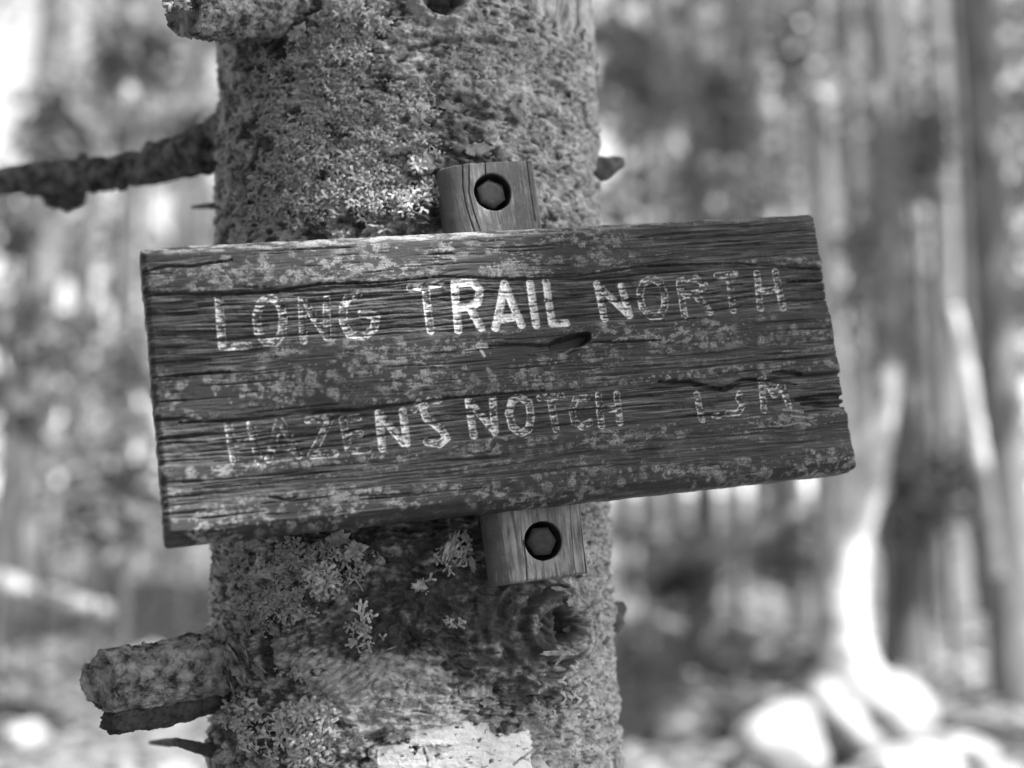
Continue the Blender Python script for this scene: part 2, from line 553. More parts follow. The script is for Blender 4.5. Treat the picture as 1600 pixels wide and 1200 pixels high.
# unseen trees added outside the frame to filter and block the light
simple_tree('spruce_tree', 3.9, -2.5, .17, 12.5, 'tall unseen spruce added behind the camera to the right to filter the sun', None, (.0, 0), MAT_TRUNKM, (5.4, 2.2), 7000, (.075, .022), MAT_NEEDLE, 131, 60, zb=0.0)
simple_tree('spruce_tree', -2.4, -1.6, .14, 13, 'unseen spruce added behind the camera on the left to block light', None, (.0, 0), MAT_TRUNKM, (1.6, 1.6), 3500, (.22, .08), MAT_NEEDLE, 132, 40)

for k, (x, y, cz, lab) in enumerate(((-1.6, -2.6, 1.0, 'unseen spruce added behind the camera a little to the left to cut frontal light'), (1.1, -3.2, 1.0, 'unseen spruce added straight behind the camera to cut frontal light'), (2.2, -5.0, 1.2, 'unseen spruce added well behind the camera to the right to cut frontal light'), (-3.4, .2, 1.2, 'unseen spruce added beyond the left edge to block light'))):
    simple_tree('spruce_tree', x, y, .14, 12, lab, None, (.0, 0), MAT_TRUNKM, (cz, 1.7), 4200, (.24, .09), MAT_NEEDLE, 141 + k, 44)
simple_tree('spruce_tree', 3.35, 4.05, .12, 13, 'unseen spruce added on the right to shade the top of the pale leaning tree', None, (.0, 0), MAT_TRUNKM, (6.0, 1.7), 4200, (.22, .08), MAT_NEEDLE, 151, 36)

# pale sunlit tree and its flared roots
z0 = float(gz(ray_ground(1330, 5.4), 5.4))
bx = ray_ground(1325, 5.4)
birch = empty('birch_tree', (bx, 5.4, z0), 'pale sunlit leaning tree with flared roots right below the sign', 'tree')
def bw_(px, py, Z): return at(px, py, Z) - np.array([bx, 5.4, z0])
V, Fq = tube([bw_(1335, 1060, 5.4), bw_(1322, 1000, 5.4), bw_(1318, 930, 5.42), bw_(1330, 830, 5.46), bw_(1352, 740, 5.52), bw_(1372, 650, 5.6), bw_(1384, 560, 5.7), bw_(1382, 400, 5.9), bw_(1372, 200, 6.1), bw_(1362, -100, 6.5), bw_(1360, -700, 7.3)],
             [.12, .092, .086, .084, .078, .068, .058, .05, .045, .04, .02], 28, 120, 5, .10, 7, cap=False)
mesh_np('trunk', V, Fq, MAT_LIT_BARK, birch, {'pale': 1 - ss(1.15, 1.6, V[:, 2] + .25 * pn(V[:, 2] * 3, V[:, 0] * 9, 4))})  # pale below, grey above: shade on the top put into the colour
for k, pts in enumerate(([(1318, 1020, 5.4), (1285, 1060, 5.45), (1250, 1085, 5.45)], [(1332, 1040, 5.4), (1365, 1080, 5.36), (1395, 1120, 5.3)])):
    V, Fq = tube([bw_(*p) for p in pts], [.06, .04, .03, .015][:len(pts)], 16, 30, 80 + k, .25, 7)
    mesh_np('root', V, Fq, MAT_BIRCH, birch)


def blobmesh(name, x, y, r, label, cat, group, mat, seed, sink=.35, flat=.7):
    n, m = 36, 22
    th = np.linspace(0, 2 * math.pi, n, endpoint=False); ph = np.linspace(.02, math.pi - .02, m)
    T, Pp = np.meshgrid(th, ph)
    D = np.stack([np.sin(Pp) * np.cos(T), np.sin(Pp) * np.sin(T), np.cos(Pp)], -1)
    f = 1 + .30 * fbm(D[..., 0] * 1.3 + seed, D[..., 1] * 1.3 + D[..., 2], 3, seed) + .12 * np.abs(fbm(D[..., 0] * 3 + D[..., 2] * 2, D[..., 1] * 3, 3, seed + 2))
    V = D * f[..., None] * np.array(r)
    nr, nc = T.shape
    i = np.arange(nr - 1)[:, None] * nc; j = np.arange(nc)[None, :]; jn = (j + 1) % nc
    Fq = np.stack([i + j, i + nc + j, i + nc + jn, i + jn], -1).reshape(-1, 4)
    o = mesh_np(name, V.reshape(-1, 3), Fq, mat)
    o.location = (x, y, float(gz(x, y)) + r[2] * (1 - sink) * .5); o.rotation_euler = (0, 0, seed)
    return tag(o, label, cat, group)


blobmesh('boulder', ray_ground(1205, 5.3), 5.3, (.17, .15, .17), 'pale rounded boulder left of the foot of the leaning pale tree', 'rock', 'sunlit boulders on the forest floor', MAT_ROCK, 3)
blobmesh('boulder', ray_ground(1400, 5.0), 5.0, (.20, .15, .10), 'low pale boulder in front of the foot of the leaning pale tree', 'rock', 'sunlit boulders on the forest floor', MAT_ROCK, 4)
blobmesh('boulder', ray_ground(1060, 6.0), 6.0, (.13, .10, .08), 'pale boulder furthest left, beside the signed trunk on its right', 'rock', 'sunlit boulders on the forest floor', MAT_ROCK, 6)
blobmesh('boulder', ray_ground(1480, 5.2), 5.2, (.11, .10, .07), 'small pale boulder right of the foot of the leaning pale tree', 'rock', 'sunlit boulders on the forest floor', MAT_ROCK, 9)

blobmesh('boulder', ray_ground(70, 5.6), 5.6, (.09, .08, .07), 'pale boulder shape added as a sun patch at the lower left beyond the tip of the thick stub', 'rock', 'sunlit boulders on the forest floor', MAT_ROCK, 12)  # pale shapes put in as sun dapples on the left ground
blobmesh('boulder', ray_ground(250, 6.2), 6.2, (.10, .12, .20), 'upright pale boulder shape added as a sun patch left of the signed trunk above the thick stub', 'rock', 'sunlit boulders on the forest floor', MAT_ROCK, 13)
blobmesh('boulder', ray_ground(-20, 5.2), 5.2, (.10, .09, .06), 'pale boulder shape added as a sun patch, cut by the left edge near the bottom corner', 'rock', 'sunlit boulders on the forest floor', MAT_ROCK, 15)

rs = np.random.RandomState(21)
ORD = 'first second third fourth fifth sixth seventh eighth ninth tenth eleventh twelfth thirteenth fourteenth fifteenth sixteenth seventeenth'.split()
STN = ((1085, 5.1), (1130, 5.6), (1170, 4.9), (1255, 4.8), (1300, 5.0), (1345, 4.75), (1440, 5.4), (1530, 5.0), (1010, 5.3), (1230, 6.0), (1120, 4.7), (1390, 5.7), (1570, 5.6), (150, 5.1), (20, 6.2), (300, 5.0), (1450, 4.8))
SPX = [p_ for p_, q_ in STN]
for k, (px, Y) in enumerate(STN):
    s_ = rs.uniform(.035, .075)
    lab_ = ORD[sorted(SPX).index(px)] + ' small pale stone counted from the left, among the blurred stones on the leaf litter'
    blobmesh('stone', ray_ground(px, Y), Y, (s_ * 1.3, s_, s_ * .7), lab_, 'stone', 'small stones in the leaf litter', MAT_ROCK, 40 + k)

blobmesh('leaf_mound', ray_ground(1335, 5.5), 5.5, (.34, .24, .20), 'low sunlit mound of pale litter heaped round the foot of the leaning pale tree', 'mound', None, MAT_LITTER, 17)
# pale dead stem slanting at the right
e = empty('dead_stem', (ray_ground(1540, 5.8), 5.8, float(gz(ray_ground(1540, 5.8), 5.8))), 'bright bare dead stem slanting between the dark trunks at the right', 'tree')
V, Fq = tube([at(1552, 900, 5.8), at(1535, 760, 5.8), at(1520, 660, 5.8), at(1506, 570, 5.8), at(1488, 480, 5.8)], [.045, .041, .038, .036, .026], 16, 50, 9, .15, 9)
mesh_np('trunk', V - np.array(e.location), Fq, MAT_LIT_BARK, e, {'pale': ss(2.05, 2.25, V[:, 2] + .3 * pn(V[:, 2] * 4, V[:, 0] * 9, 4))})  # sunlit upper stretch put into the colour, duller below

# fallen logs
def log(pts, rad, label, mat, seed):
    P = [at(*p) for p in pts]
    c = sum(P) / len(P)
    V, Fq = tube([p - c for p in P], rad, 18, 40, seed, .14, 6)
    o = mesh_np('fallen_log', V, Fq, mat); o.location = c
    return tag(o, label, 'log', 'fallen logs on the forest floor')


log([(-120, 870, 6.2), (60, 930, 6.0), (170, 955, 5.9)], [.055, .05, .03], 'fallen log lying at the left edge level with the thick stub', MAT_ROCK, 3)
log([(-60, 560, 7.0), (60, 690, 6.8), (190, 800, 6.6)], [.045, .045, .03], 'leaning fallen log slanting down behind the left side of the sign', MAT_MOSSLOG, 4)
log([(980, 900, 6.6), (1120, 860, 6.8), (1260, 800, 7.2)], [.05, .05, .035], 'fallen log rising to the right behind the lower right corner of the sign', MAT_MOSSLOG, 5)

# understory: leafy saplings, the bright ones with sunlight put into the leaf colour
US = [
 (105, 170, 6.0, (.12, .12, .34), 420, 'p', 'bright leafy sapling above the dead branch near the left edge'),
 (230, 90, 6.4, (.34, .25, .20), 700, 'p', 'broad bright leafy sapling between the dead branch and the sawn top stub'),
 (310, 190, 7.0, (.26, .25, .16), 450, 'p', 'leafy sapling hard against the left side of the signed fir'),
 (20, 320, 5.6, (.14, .15, .22), 260, 'l', 'dull leafy sapling at the left edge under the dead branch'),
 (215, 560, 6.2, (.10, .12, .28), 150, 'l', 'slim sapling left of the sign, level with its middle'),
 (60, 560, 6.6, (.36, .25, .42), 500, 'l', 'dark leafy sapling left of the sign at the edge'),
 (170, 740, 5.6, (.34, .25, .30), 420, 'l', 'bushy sapling under the left end of the sign'),
 (1000, 120, 6.6, (.20, .2, .36), 420, 'p', 'bright leafy sapling just right of the upper trunk of the signed fir'),
 (1130, 150, 6.8, (.14, .15, .40), 330, 'p', 'bright narrow sapling right of the thinnest dark trunk'),
 (1245, 90, 7.4, (.22, .2, .30), 350, 'p', 'leafy sapling high above the top right corner of the sign'),
 (1350, 420, 6.0, (.07, .08, .28), 120, 'p', 'narrow bright sapling right of the top right corner of the sign'),
 (1450, 200, 6.4, (.12, .12, .36), 200, 'p', 'narrow sapling between the pair of dark trunks at the right'),
 (1130, 640 - 330, 8.4, (.5, .3, .4), 500, 'l', 'dim leafy sapling above the right half of the sign'),
 (1450, 760, 6.6, (.36, .25, .32), 450, 'l', 'dark bush right of the pale leaning tree'),
 (1060, 900, 6.8, (.28, .2, .22), 360, 'l', 'low bush right of the signed trunk under the sign'),
 (1240, 860, 7.6, (.30, .2, .26), 320, 'l', 'low bush left of the pale leaning tree'),
]
for k, (px, py, Z, rad, n, m, lab) in enumerate(US):
    c = at(px, py, Z)
    spray_cluster('sapling', c, rad, n, (.085, .032), MAT_LEAF_LIT if m == 'p' else MAT_LEAF, lab, 'sapling', 'leafy saplings under the trees', 300 + k)

# litter: dry leaves lying over the ground that the camera can see
def litter(n, seed):
    rs = np.random.RandomState(seed)
    Y = 3.0 + rs.rand(n) ** 1.3 * 11; X = rs.uniform(-1, 1, n) * (Y * .48 + .6)
    Z = gz(X, Y) + rs.uniform(.005, .05, n)
    a = rs.uniform(0, 6.283, n); s = rs.uniform(.02, .055, n)
    d = np.stack([np.cos(a), np.sin(a), rs.uniform(-.35, .35, n)], -1) * s[:, None]; e = np.stack([-np.sin(a), np.cos(a), rs.uniform(-.35, .35, n)], -1) * s[:, None] * .55
    c = np.stack([X, Y, Z], -1)
    V = np.stack([c - d, c + e, c + d, c - e], 1).reshape(-1, 3)
    o = mesh_np('leaf_litter', V, np.arange(n * 4).reshape(-1, 4), MAT_LITTER, smooth=False)
    tag(o, 'dry fallen leaves scattered over the forest floor', 'leaves', None, 'stuff')


litter(16000, 3)

# ------------------------------------------------------------------ the lichen covered fir
TR = 0.1425
ZM = 1.066                                    # depth of the trunk axis from the camera
_a = c2w(np.array([-0.0748, 0.0, -ZM]))
AX0 = np.array([_a[0], _a[1], _a[2]])         # axis point at mid picture height


def axis(z):
    z = np.asarray(z, float)
    return np.stack([AX0[0] - .022 * (z - AX0[2]), AX0[1] + 0 * z, z], -1)


def tz(px, py, r=TR):
    """pixel -> (arc mm, height mm) on the trunk surface"""
    d = at(px, py, 1.0) - CAMP
    dx, dy = d[0] + .022 * d[2], d[1]
    ox, oy = CAMP[0] - (AX0[0] - .022 * (CAMP[2] - AX0[2])), CAMP[1] - AX0[1]
    A = dx * dx + dy * dy; B = 2 * (ox * dx + oy * dy); C_ = ox * ox + oy * oy - r * r
    disc = B * B - 4 * A * C_
    t = (-B - math.sqrt(max(disc, 0))) / (2 * A)
    hx, hy = ox + dx * t, oy + dy * t
    return math.atan2(hx, -hy) * TR * 1000, (CAMP[2] + d[2] * t) * 1000


def surf(arc, z, lift=0.0):
    """arc mm, height mm, lift mm -> world"""
    th = np.asarray(arc) / (TR * 1000); zz = np.asarray(z) / 1000.0
    r = TR + np.asarray(lift) / 1000.0
    c = axis(zz)
    return c + np.stack([np.sin(th) * r, -np.cos(th) * r, 0 * th], -1)


def bark_h(a, z):
    """bark relief in mm and masks"""
    h = 3.2 * fbm(a / 90, z / 120, 2, 101) + 2.4 * fbm(a / 24, z / 15, 3, 102)
    wr = 1 - np.abs(pn(a / 34 + .6 * pn(a / 9, z / 9, 104), z / 6.5 + .5 * pn(a / 12, z / 12, 132), 103)) * 3.0
    f1, f2, cid = worley(a / 14.0 + .7 * pn(a / 9, z / 9, 106), z / 7.0 + .7 * pn(a / 9, z / 9, 107), 105)
    plates = (cid - .5) * .9 + .5 * ss(.0, .22, f2 - f1)
    g1, g2, gid = worley(a / 5.0 + .5 * pn(a / 3, z / 3, 119), z / 3.2, 108)
    zone = ss(-.25, .25, fbm(a / 40, z / 30, 2, 109))
    lump = fbm(a / 9.5, z / 5.5, 4, 110, .55)
    step = np.floor(2.6 * (fbm(a / 16 + 3, z / 8, 3, 133) + .5) + .35 * pn(a / 3, z / 3, 134)) / 2.6          # shelving layers of bark
    det = 2.6 * wr * (1 - zone) + 2.6 * plates * zone + 3.4 * lump + .9 * (.6 - g1) * zone + .35 * (gid - .5) + 3.4 * step + .35 * fbm(a / 2.4, z / 1.8, 2, 135)
    h = h + det * .85
    # fissures between plates of bark
    q1, q2, qid = worley(a / 26 + .8 * pn(a / 12, z / 12, 136), z / 11 + .8 * pn(a / 10, z / 10, 137), 138)
    fz = ss(-.15, .2, pn(a / 45, z / 40, 139) + .15)
    fis = (1 - ss(.02, .07, np.abs(pn(a / 24 + .4 * pn(a / 8, z / 8, 145), z / 8.5, 143)))) * ss(.0, .22, pn(a / 15, z / 11, 146)) * fz
    h = h - 3.2 * fis + 1.6 * (qid - .5)
    # horizontal slits
    sl = ss(.30, .5, pn(a / 13, z / 2.6, 111))
    h = h - 2.4 * sl * ss(-.1, .3, pn(a / 50, z / 50, 112))
    # granular lichen cover, thick on the upper left
    lz = np.zeros_like(h)
    for (px, py, rx, ry, k) in ((540, 60, 95, 60, .9), (480, 170, 110, 110, .8), (500, 280, 150, 90, 1.0), (600, 300, 90, 60, 1.0), (640, 190, 50, 40, .6), (470, 900, 130, 60, .9), (430, 950, 70, 40, .9), (800, 90, 60, 40, .4), (385, 1120, 40, 60, .6), (490, 1140, 50, 40, .8), (400, 90, 50, 80, .4)):
        c = tz(px, py); e = tz(min(px + rx, 925) if px < 640 else max(px - rx, 350), py)
        d = np.hypot((a - c[0]) / abs(e[0] - c[0]), (z - c[1]) / (ry * .47)) + .5 * fbm(a / 13, z / 10, 3, int(px * 2 + py))
        lz = np.maximum(lz, k * (1 - ss(.6, 1.15, d)))
    l1, l2, lid_ = worley(a / 4.2 + .8 * pn(a / 3, z / 3, 161), z / 3.0 + .8 * pn(a / 3, z / 3, 162), 160)
    m1, m2, mid_ = worley(a / 1.9 + .5 * pn(a / 2, z / 2, 164), z / 1.5, 163)
    cover = ss(-.05, .2, fbm(a / 9, z / 6, 3, 165) + .7 * pn(a / 28, z / 20, 166) + .45 * lz - .25) * lz
    h = h + cover * (4.0 * (.65 - l1) + 1.8 * (.6 - m1) + 1.6 * lid_)
    pale = .42 + 1.1 * fbm(a / 24, z / 16, 4, 113) + .6 * pn(a / 7, z / 4.5, 114) + .35 * pn(a / 2.4, z / 1.9, 115) + .45 * (cid - .5) * zone + .3 * (gid - .5) + .10 * det + cover * (.15 + .45 * (mid_ - .5))
    stain_shade = ss(.14, .42, fbm(a / 10, z / 6, 5, 116, .6)) * .9 + .6 * sl + .7 * fis
    pale = pale + .5 * (qid - .5) - .35 * ss(.1, .5, pn(a / 34, z / 26, 144))
    def blob(px, py, rx, ry, s=.35):
        c = tz(px, py); e = tz(min(px + rx, 925) if px < 640 else max(px - rx, 350), py)
        sx = abs(e[0] - c[0]); sz = ry * .47
        d = np.hypot((a - c[0]) / sx, (z - c[1]) / sz) + s * fbm(a / 11, z / 9, 3, int(px + py))
        return 1 - ss(.75, 1.15, d)
    for (px, py, rx, ry, k) in ((640, 870, 150, 80, 1.0), (760, 975, 170, 85, 1.05), (600, 985, 110, 60, .85), (500, 870, 90, 40, .5), (880, 1000, 60, 50, .5), (700, 190, 60, 60, .5), (690, 300, 50, 70, .85), (640, 350, 60, 30, .6), (430, 60, 40, 60, .8), (400, 1160, 60, 60, .4),  # dark bark blobs; those below the board also hold its painted shade
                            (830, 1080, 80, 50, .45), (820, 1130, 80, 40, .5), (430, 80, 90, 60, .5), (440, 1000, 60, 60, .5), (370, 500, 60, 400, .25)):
        q = blob(px, py, rx, ry); stain_shade = np.maximum(stain_shade, q * k * (.75 + .5 * pn(a / 5, z / 3, 117))); pale = pale - q * .35 * k
    for (px, py, rx, ry, k) in ((600, 1090, 130, 60, .9), (480, 1010 + 75, 80, 60, .35), (760, 90, 120, 70, .3), (830, 220, 60, 120, .35), (560, 200, 110, 160, .25), (870, 1165, 70, 40, .5), (520, 70, 80, 60, .3)):
        pale = pale + blob(px, py, rx, ry) * k * .75
        stain_shade = stain_shade * (1 - .6 * blob(px, py, rx, ry) * k)
    ar = tz(905, 600)[0]
    pale = pale + .65 * ss(ar - 60, ar + 5, a)
    stain_shade = stain_shade * (1 - .55 * ss(ar - 25, ar + 12, a))
    # dark specks on the right flank
    sp = ss(.2, .36, fbm(a / 4.2, z / 2.6, 3, 118)) * ss(ar - 40, ar, a)
    stain_shade = np.maximum(stain_shade, sp * .85); h = h - .6 * sp
    # knot hole with rolled callus rings
    ka, kz = tz(868, 978)
    dx = (a - ka); dz = (z - kz)
    d = np.hypot(dx / 1.35, dz / 1.0) + 1.2 * pn(a / 14, z / 14, 120) + .5 * pn(a / 4, z / 4, 121)
    inf = 1 - ss(34, 58, d)
    h = h * (1 - .5 * inf) + 6.5 * np.exp(-((d - 18.5) / 5.0) ** 2) + 2.6 * np.exp(-((d - 29) / 2.6) ** 2) + 1.6 * np.exp(-((d - 38) / 2.6) ** 2) + 2.2 * np.exp(-(d / 40) ** 2)
    h = h + 1.1 * np.sin(d / 1.0 + 2.5 * pn(a / 24, z / 24, 122)) * inf * ss(17, 22, d) - 1.6 * ss(.2, .5, pn(d / 2.4, np.arctan2(dz, dx) * 2.2, 123)) * inf * ss(18, 23, d)
    hole = 1 - ss(9.0, 13.0, d + 2.0 * pn(a / 5, z / 5, 124))  # shallow hole: rotten core and inner shade both painted near black
    h = h - 13 * hole
    lip = np.exp(-((d - 18.5) / 2.2) ** 2) + .9 * np.exp(-((d - 29) / 1.6) ** 2) + .7 * np.exp(-((d - 38) / 1.4) ** 2)
    gap = np.exp(-((d - 24.5) / 1.8) ** 2) + np.exp(-((d - 34) / 1.4) ** 2)
    lip = lip * ss(-.35, .3, fbm(a / 9, z / 7, 3, 149)); stain_shade = np.maximum(stain_shade * (1 - .12 * inf) * (1 - .45 * np.clip(lip, 0, 1)), hole); stain_shade = np.maximum(stain_shade, .7 * gap * inf); pale = pale * (1 - .8 * hole) - .25 * inf + .22 * lip
    h = h - 1.2 * gap
    # big stub collar, bark folds sweeping off to the right
    sa, sz_ = tz(412, 1022)
    dx = (a - sa); dz = (z - sz_)
    d = np.hypot(dx, dz * 1.15)
    h = h + 12 * np.exp(-(d / 24) ** 2) * 1.0
    fold = ss(14, 26, d) * (1 - ss(70, 125, d)) * ss(-8, 22, dx)
    ang = np.arctan2(dz + .0022 * dx * dx, dx)
    w_ = dz - .30 * dx - .0016 * dx * dx
    p1 = (d * .55 - w_ * .55) / 1.0 + 3.2 * pn(a / 18, z / 14, 126) + 1.0 * pn(a / 6, z / 5, 147); p2 = w_ / .85 + 4 * pn(a / 30, z / 12, 127) + 1.0 * pn(a / 7, z / 4, 148)
    fl = (np.abs(np.sin(p1 / 2)) ** .5 - .6) * .8 + (np.abs(np.sin(p2 / 2)) ** .5 - .6) * 1.0
    msk = fold * (1 - ss(20, 44, np.abs(dz - 2)))
    h = h * (1 - .7 * msk) + 2.2 * fl * msk - 1.3 * ss(.25, .5, pn(w_ / 1.6, d / 16, 128)) * msk
    stain_shade = np.maximum(stain_shade, .45 * msk * (.6 - .5 * fl)); pale = pale - .2 * msk
    # dark dead gap right of the stub collar
    g_ = 1 - ss(3, 7, np.abs(dx - 11 + .15 * dz + 1.5 * pn(a / 5, z / 5, 129)) + np.maximum(np.abs(dz - 4) - 14, 0)); h = h - 5 * g_; stain_shade = np.maximum(stain_shade, g_ * .9)
    # top knot callus ring
    ka, kz = tz(690, 2)
    d = np.hypot((a - ka) / 1.1, (z - kz) * 1.0) + .8 * pn(a / 8, z / 8, 131)
    h = h + 8.5 * np.exp(-((d - 15.5) / 3.2) ** 2) - 7 * (1 - ss(8, 13, d)) + 1.0 * np.sin(d * 1.5) * (1 - ss(14, 20, d))
    stain_shade = np.maximum(stain_shade, .9 * (1 - ss(6, 12.5, d))); stain_shade = stain_shade * (1 - .8 * np.exp(-((d - 15.5) / 4) ** 2)); pale = pale + .7 * np.exp(-((d - 15.5) / 4) ** 2)
    # bumps: swollen old branch scars
    for (px, py, r, k) in ((660, 215, 16, 5.5), (640, 330, 15, 5), (570, 30, 14, 4), (780, 110, 10, 2.5), (880, 90, 9, 2.5), (760, 215, 11, 3), (905, 360 - 90, 12, 4), (600, 840, 12, 4), (700, 845, 10, 3.5), (350, 325, 7, 3), (330, 1165, 14, 5), (948, 955, 13, 5), (760, 1085, 7, 1.8), (480, 250, 22, 2.5)):
        ka, kz = tz(px, py); d = np.hypot(a - ka, z - kz) + 2.4 * fbm(a / 8, z / 8, 2, int(px))
        h = h + k * (1 - ss(r * .25, r * 1.15, d)) * (1 + .25 * fbm(a / 3, z / 3, 2, int(py)))
        h = h - 1.4 * np.exp(-((d - r * 1.15) / 2.2) ** 2) * (pn(a / 9, z / 9, int(px) + 1) > -.05)
    # shelf of lifted bark above the batten
    for pts, k, wd in (([(596, 228), (625, 238), (655, 230), (672, 222)], 4.2, 4.5), ([(640, 262), (662, 268), (682, 258)], 5.0, 6), ([(705, 232), (745, 243), (770, 228)], 3.0, 4), ([(590, 868), (560, 880), (575, 905)], 2.4, 3),
                       ([(640, 70), (720, 52), (800, 62)], 1.8, 4), ([(420, 120), (470, 100), (540, 96)], 1.6, 4), ([(860, 120), (900, 150), (915, 200)], 1.6, 4), ([(600, 1130), (560, 1150), (535, 1185)], 2.0, 3)):
        q = [tz(*p) for p in pts]
        d, t = segdist(a, z, q)
        e, _ = segdist(a, z + 4.5, q)
        h = h + k * (1 - ss(wd * .3, wd, d + .8 * pn(a / 3, z / 3, 140))); h = h - k * .5 * (1 - ss(.8, 3.2, e))
        stain_shade = np.maximum(stain_shade, .7 * (1 - ss(.8, 3.0, e))); pale = pale + .35 * (1 - ss(wd * .3, wd, d))
    return h, np.clip((pale - .42) * 1.6 + .40, 0, 1), np.clip(stain_shade, 0, 1)


def blaze_mask(a, z):
    """peeling white trail blaze at the bottom of the picture"""
    top = [(592, 1168), (600, 1164), (640, 1160), (642, 1142), (690, 1135), (730, 1126), (762, 1130), (765, 1146), (790, 1146), (830, 1142), (832, 1165)]
    q = np.array([tz(*p) for p in top])
    zt = np.interp(a, q[:, 0], q[:, 1], left=-1e4, right=-1e4)
    e = 2.4 * fbm(a / 5, z / 4, 4, 151)
    l = tz(592, 1180)[0]; r = tz(830, 1180)[0]
    m = ss(-.6, .5, zt - z + e) * ss(-1, 1, a - l + 2.0 * fbm(a / 4, z / 4, 3, 152)) * ss(-1, 1, r - a + 3.0 * fbm(a / 4, z / 3, 3, 153)) * ss(1030, 1050, z + 4 * pn(a / 6, z / 6, 154))
    holes = ss(.36, .46, fbm(a / 6.5, z / 3.6, 3, 155))
    for pts, w_ in (([(662, 1168), (668, 1190), (670, 1215)], 1.6), ([(640, 1168), (690, 1162), (702, 1164)], 1.3), ([(800, 1195), (830, 1172), (832, 1200)], 1.5)):
        d, _ = segdist(a, z, [tz(*p) for p in pts]); holes = np.maximum(holes, 1 - ss(w_ * .25, w_ * .7, d + 1.0 * pn(a / 2.5, z / 2.5, 156)))
    return m * (1 - holes) * (.9 + .1 * ss(-.25, .3, fbm(a / 4, z / 3, 4, 158)))


signed = empty('fir_tree', (AX0[0] - .022 * (0.2 - AX0[2]), AX0[1], float(gz(AX0[0], AX0[1]))), 'large lichen crusted fir trunk in the foreground carrying the wooden trail sign', 'tree')
SB = np.array(signed.location)


def make_trunk():
    t1 = np.linspace(-math.pi, R(-96), 26)[:-1]; t2 = np.linspace(R(-96), R(100), 640); t3 = np.linspace(R(100), math.pi, 25)[1:]
    th = np.concatenate([t1, t2, t3])
    zlo = tz(640, 1215)[1]; zhi = tz(640, -18)[1]
    g0 = SB[2] * 1000 - 250
    zz = np.concatenate([np.linspace(g0, zlo, 70)[:-1], np.linspace(zlo, zhi, 770), zhi + (np.linspace(0, 1, 90) ** 1.6)[1:] * 9500])
    A, Z = np.meshgrid(th * TR * 1000, zz)
    h, pale, stain_shade = bark_h(A, Z)
    bm = blaze_mask(A, Z)
    h = np.where(bm > .3, h * .22 + .4, h)
    h = h + .35 * bm
    # fade relief into the coarse part
    r = TR * 1000 + np.clip(h, -26, 30)
    taper = np.where(Z > zhi, 1 - .82 * (Z - zhi) / 9500, 1) * np.where(Z < zlo, 1 + .75 * ((zlo - Z) / (zlo - g0)) ** 3, 1)
    r = r * taper / 1000
    c = axis(Z / 1000)
    T = A / (TR * 1000)
    V = c + np.stack([np.sin(T) * r, -np.cos(T) * r, 0 * T], -1)
    nr, nc = A.shape
    V = V.reshape(-1, 3) - SB
    Fq = grid_faces(nr, nc)
    at_ = {'pale': pale.ravel(), 'stain_shade': stain_shade.ravel(), 'paint': bm.ravel()}
    b = bm > .3
    fb = b[:-1, :-1] | b[1:, :-1] | b[:-1, 1:] | b[1:, 1:]
    Vw = V
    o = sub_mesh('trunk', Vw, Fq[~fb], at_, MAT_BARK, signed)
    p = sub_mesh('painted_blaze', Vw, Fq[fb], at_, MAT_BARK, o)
    tag(p, 'peeling white painted trail blaze')
    return o


trunk = make_trunk()


def tpart(name, V, Fq, mat, parent=None, label=None, kind=None, smooth=True, attrs=None):
    o = mesh_np(name, np.asarray(V) - SB, Fq, mat, parent or signed, attrs, smooth)
    if label: o['label'] = label
    if kind: o['kind'] = kind
    return o


# --- lichen lobes scattered over the bark
def lobes(P, Nn, size, seed, name='foliose_lichen', mat=None, parent=None, flat=.5):
    """P,Nn (n,3) points and normals; every lobe is a forked curling strap"""
    rs = np.random.RandomState(seed)
    n = len(P)
    rv = rs.normal(size=(n, 3)); T = rv - (rv * Nn).sum(1)[:, None] * Nn; T /= np.linalg.norm(T, axis=1)[:, None] + 1e-9
    B = np.cross(Nn, T)
    s = (size * rs.uniform(.6, 1.5, n))[:, None]
    cu = rs.uniform(.1, flat * 2, n)[:, None]

    def pt(x, y, z):
        return P + T * (x * s) + B * (y * s) + Nn * (z * s)
    rows = [pt(0, -.16, -.05), pt(0, .16, -.05),
            pt(.42, -.22, .05 + .35 * cu), pt(.42, .22, .05 + .35 * cu), pt(.5, 0, .12 + .38 * cu),
            pt(.78, -.62, .15 + .55 * cu), pt(.95, -.30, .22 + .55 * cu),
            pt(.95, .30, .22 + .55 * cu), pt(.78, .62, .15 + .55 * cu),
            pt(.98, -.62, -.05 + .45 * cu), pt(1.12, -.42, 0 + .45 * cu), pt(1.12, .42, 0 + .45 * cu), pt(.98, .62, -.05 + .45 * cu)]
    V = np.stack(rows, 1).reshape(-1, 3)
    q = np.array([[0, 2, 4, 4], [0, 4, 1, 1], [1, 4, 3, 3]])
    tri = np.array([[0, 2, 4], [0, 4, 1], [1, 4, 3], [2, 5, 6], [2, 6, 4], [4, 7, 8], [4, 8, 3], [5, 9, 10], [5, 10, 6], [7, 11, 12], [7, 12, 8]])
    Fq = (np.arange(n)[:, None, None] * 13 + tri[None]).reshape(-1, 3)
    o = mesh_np(name, V - SB, Fq, mat or MAT_LICHEN, parent or trunk, None, True)
    o['kind'] = 'stuff'
    return o


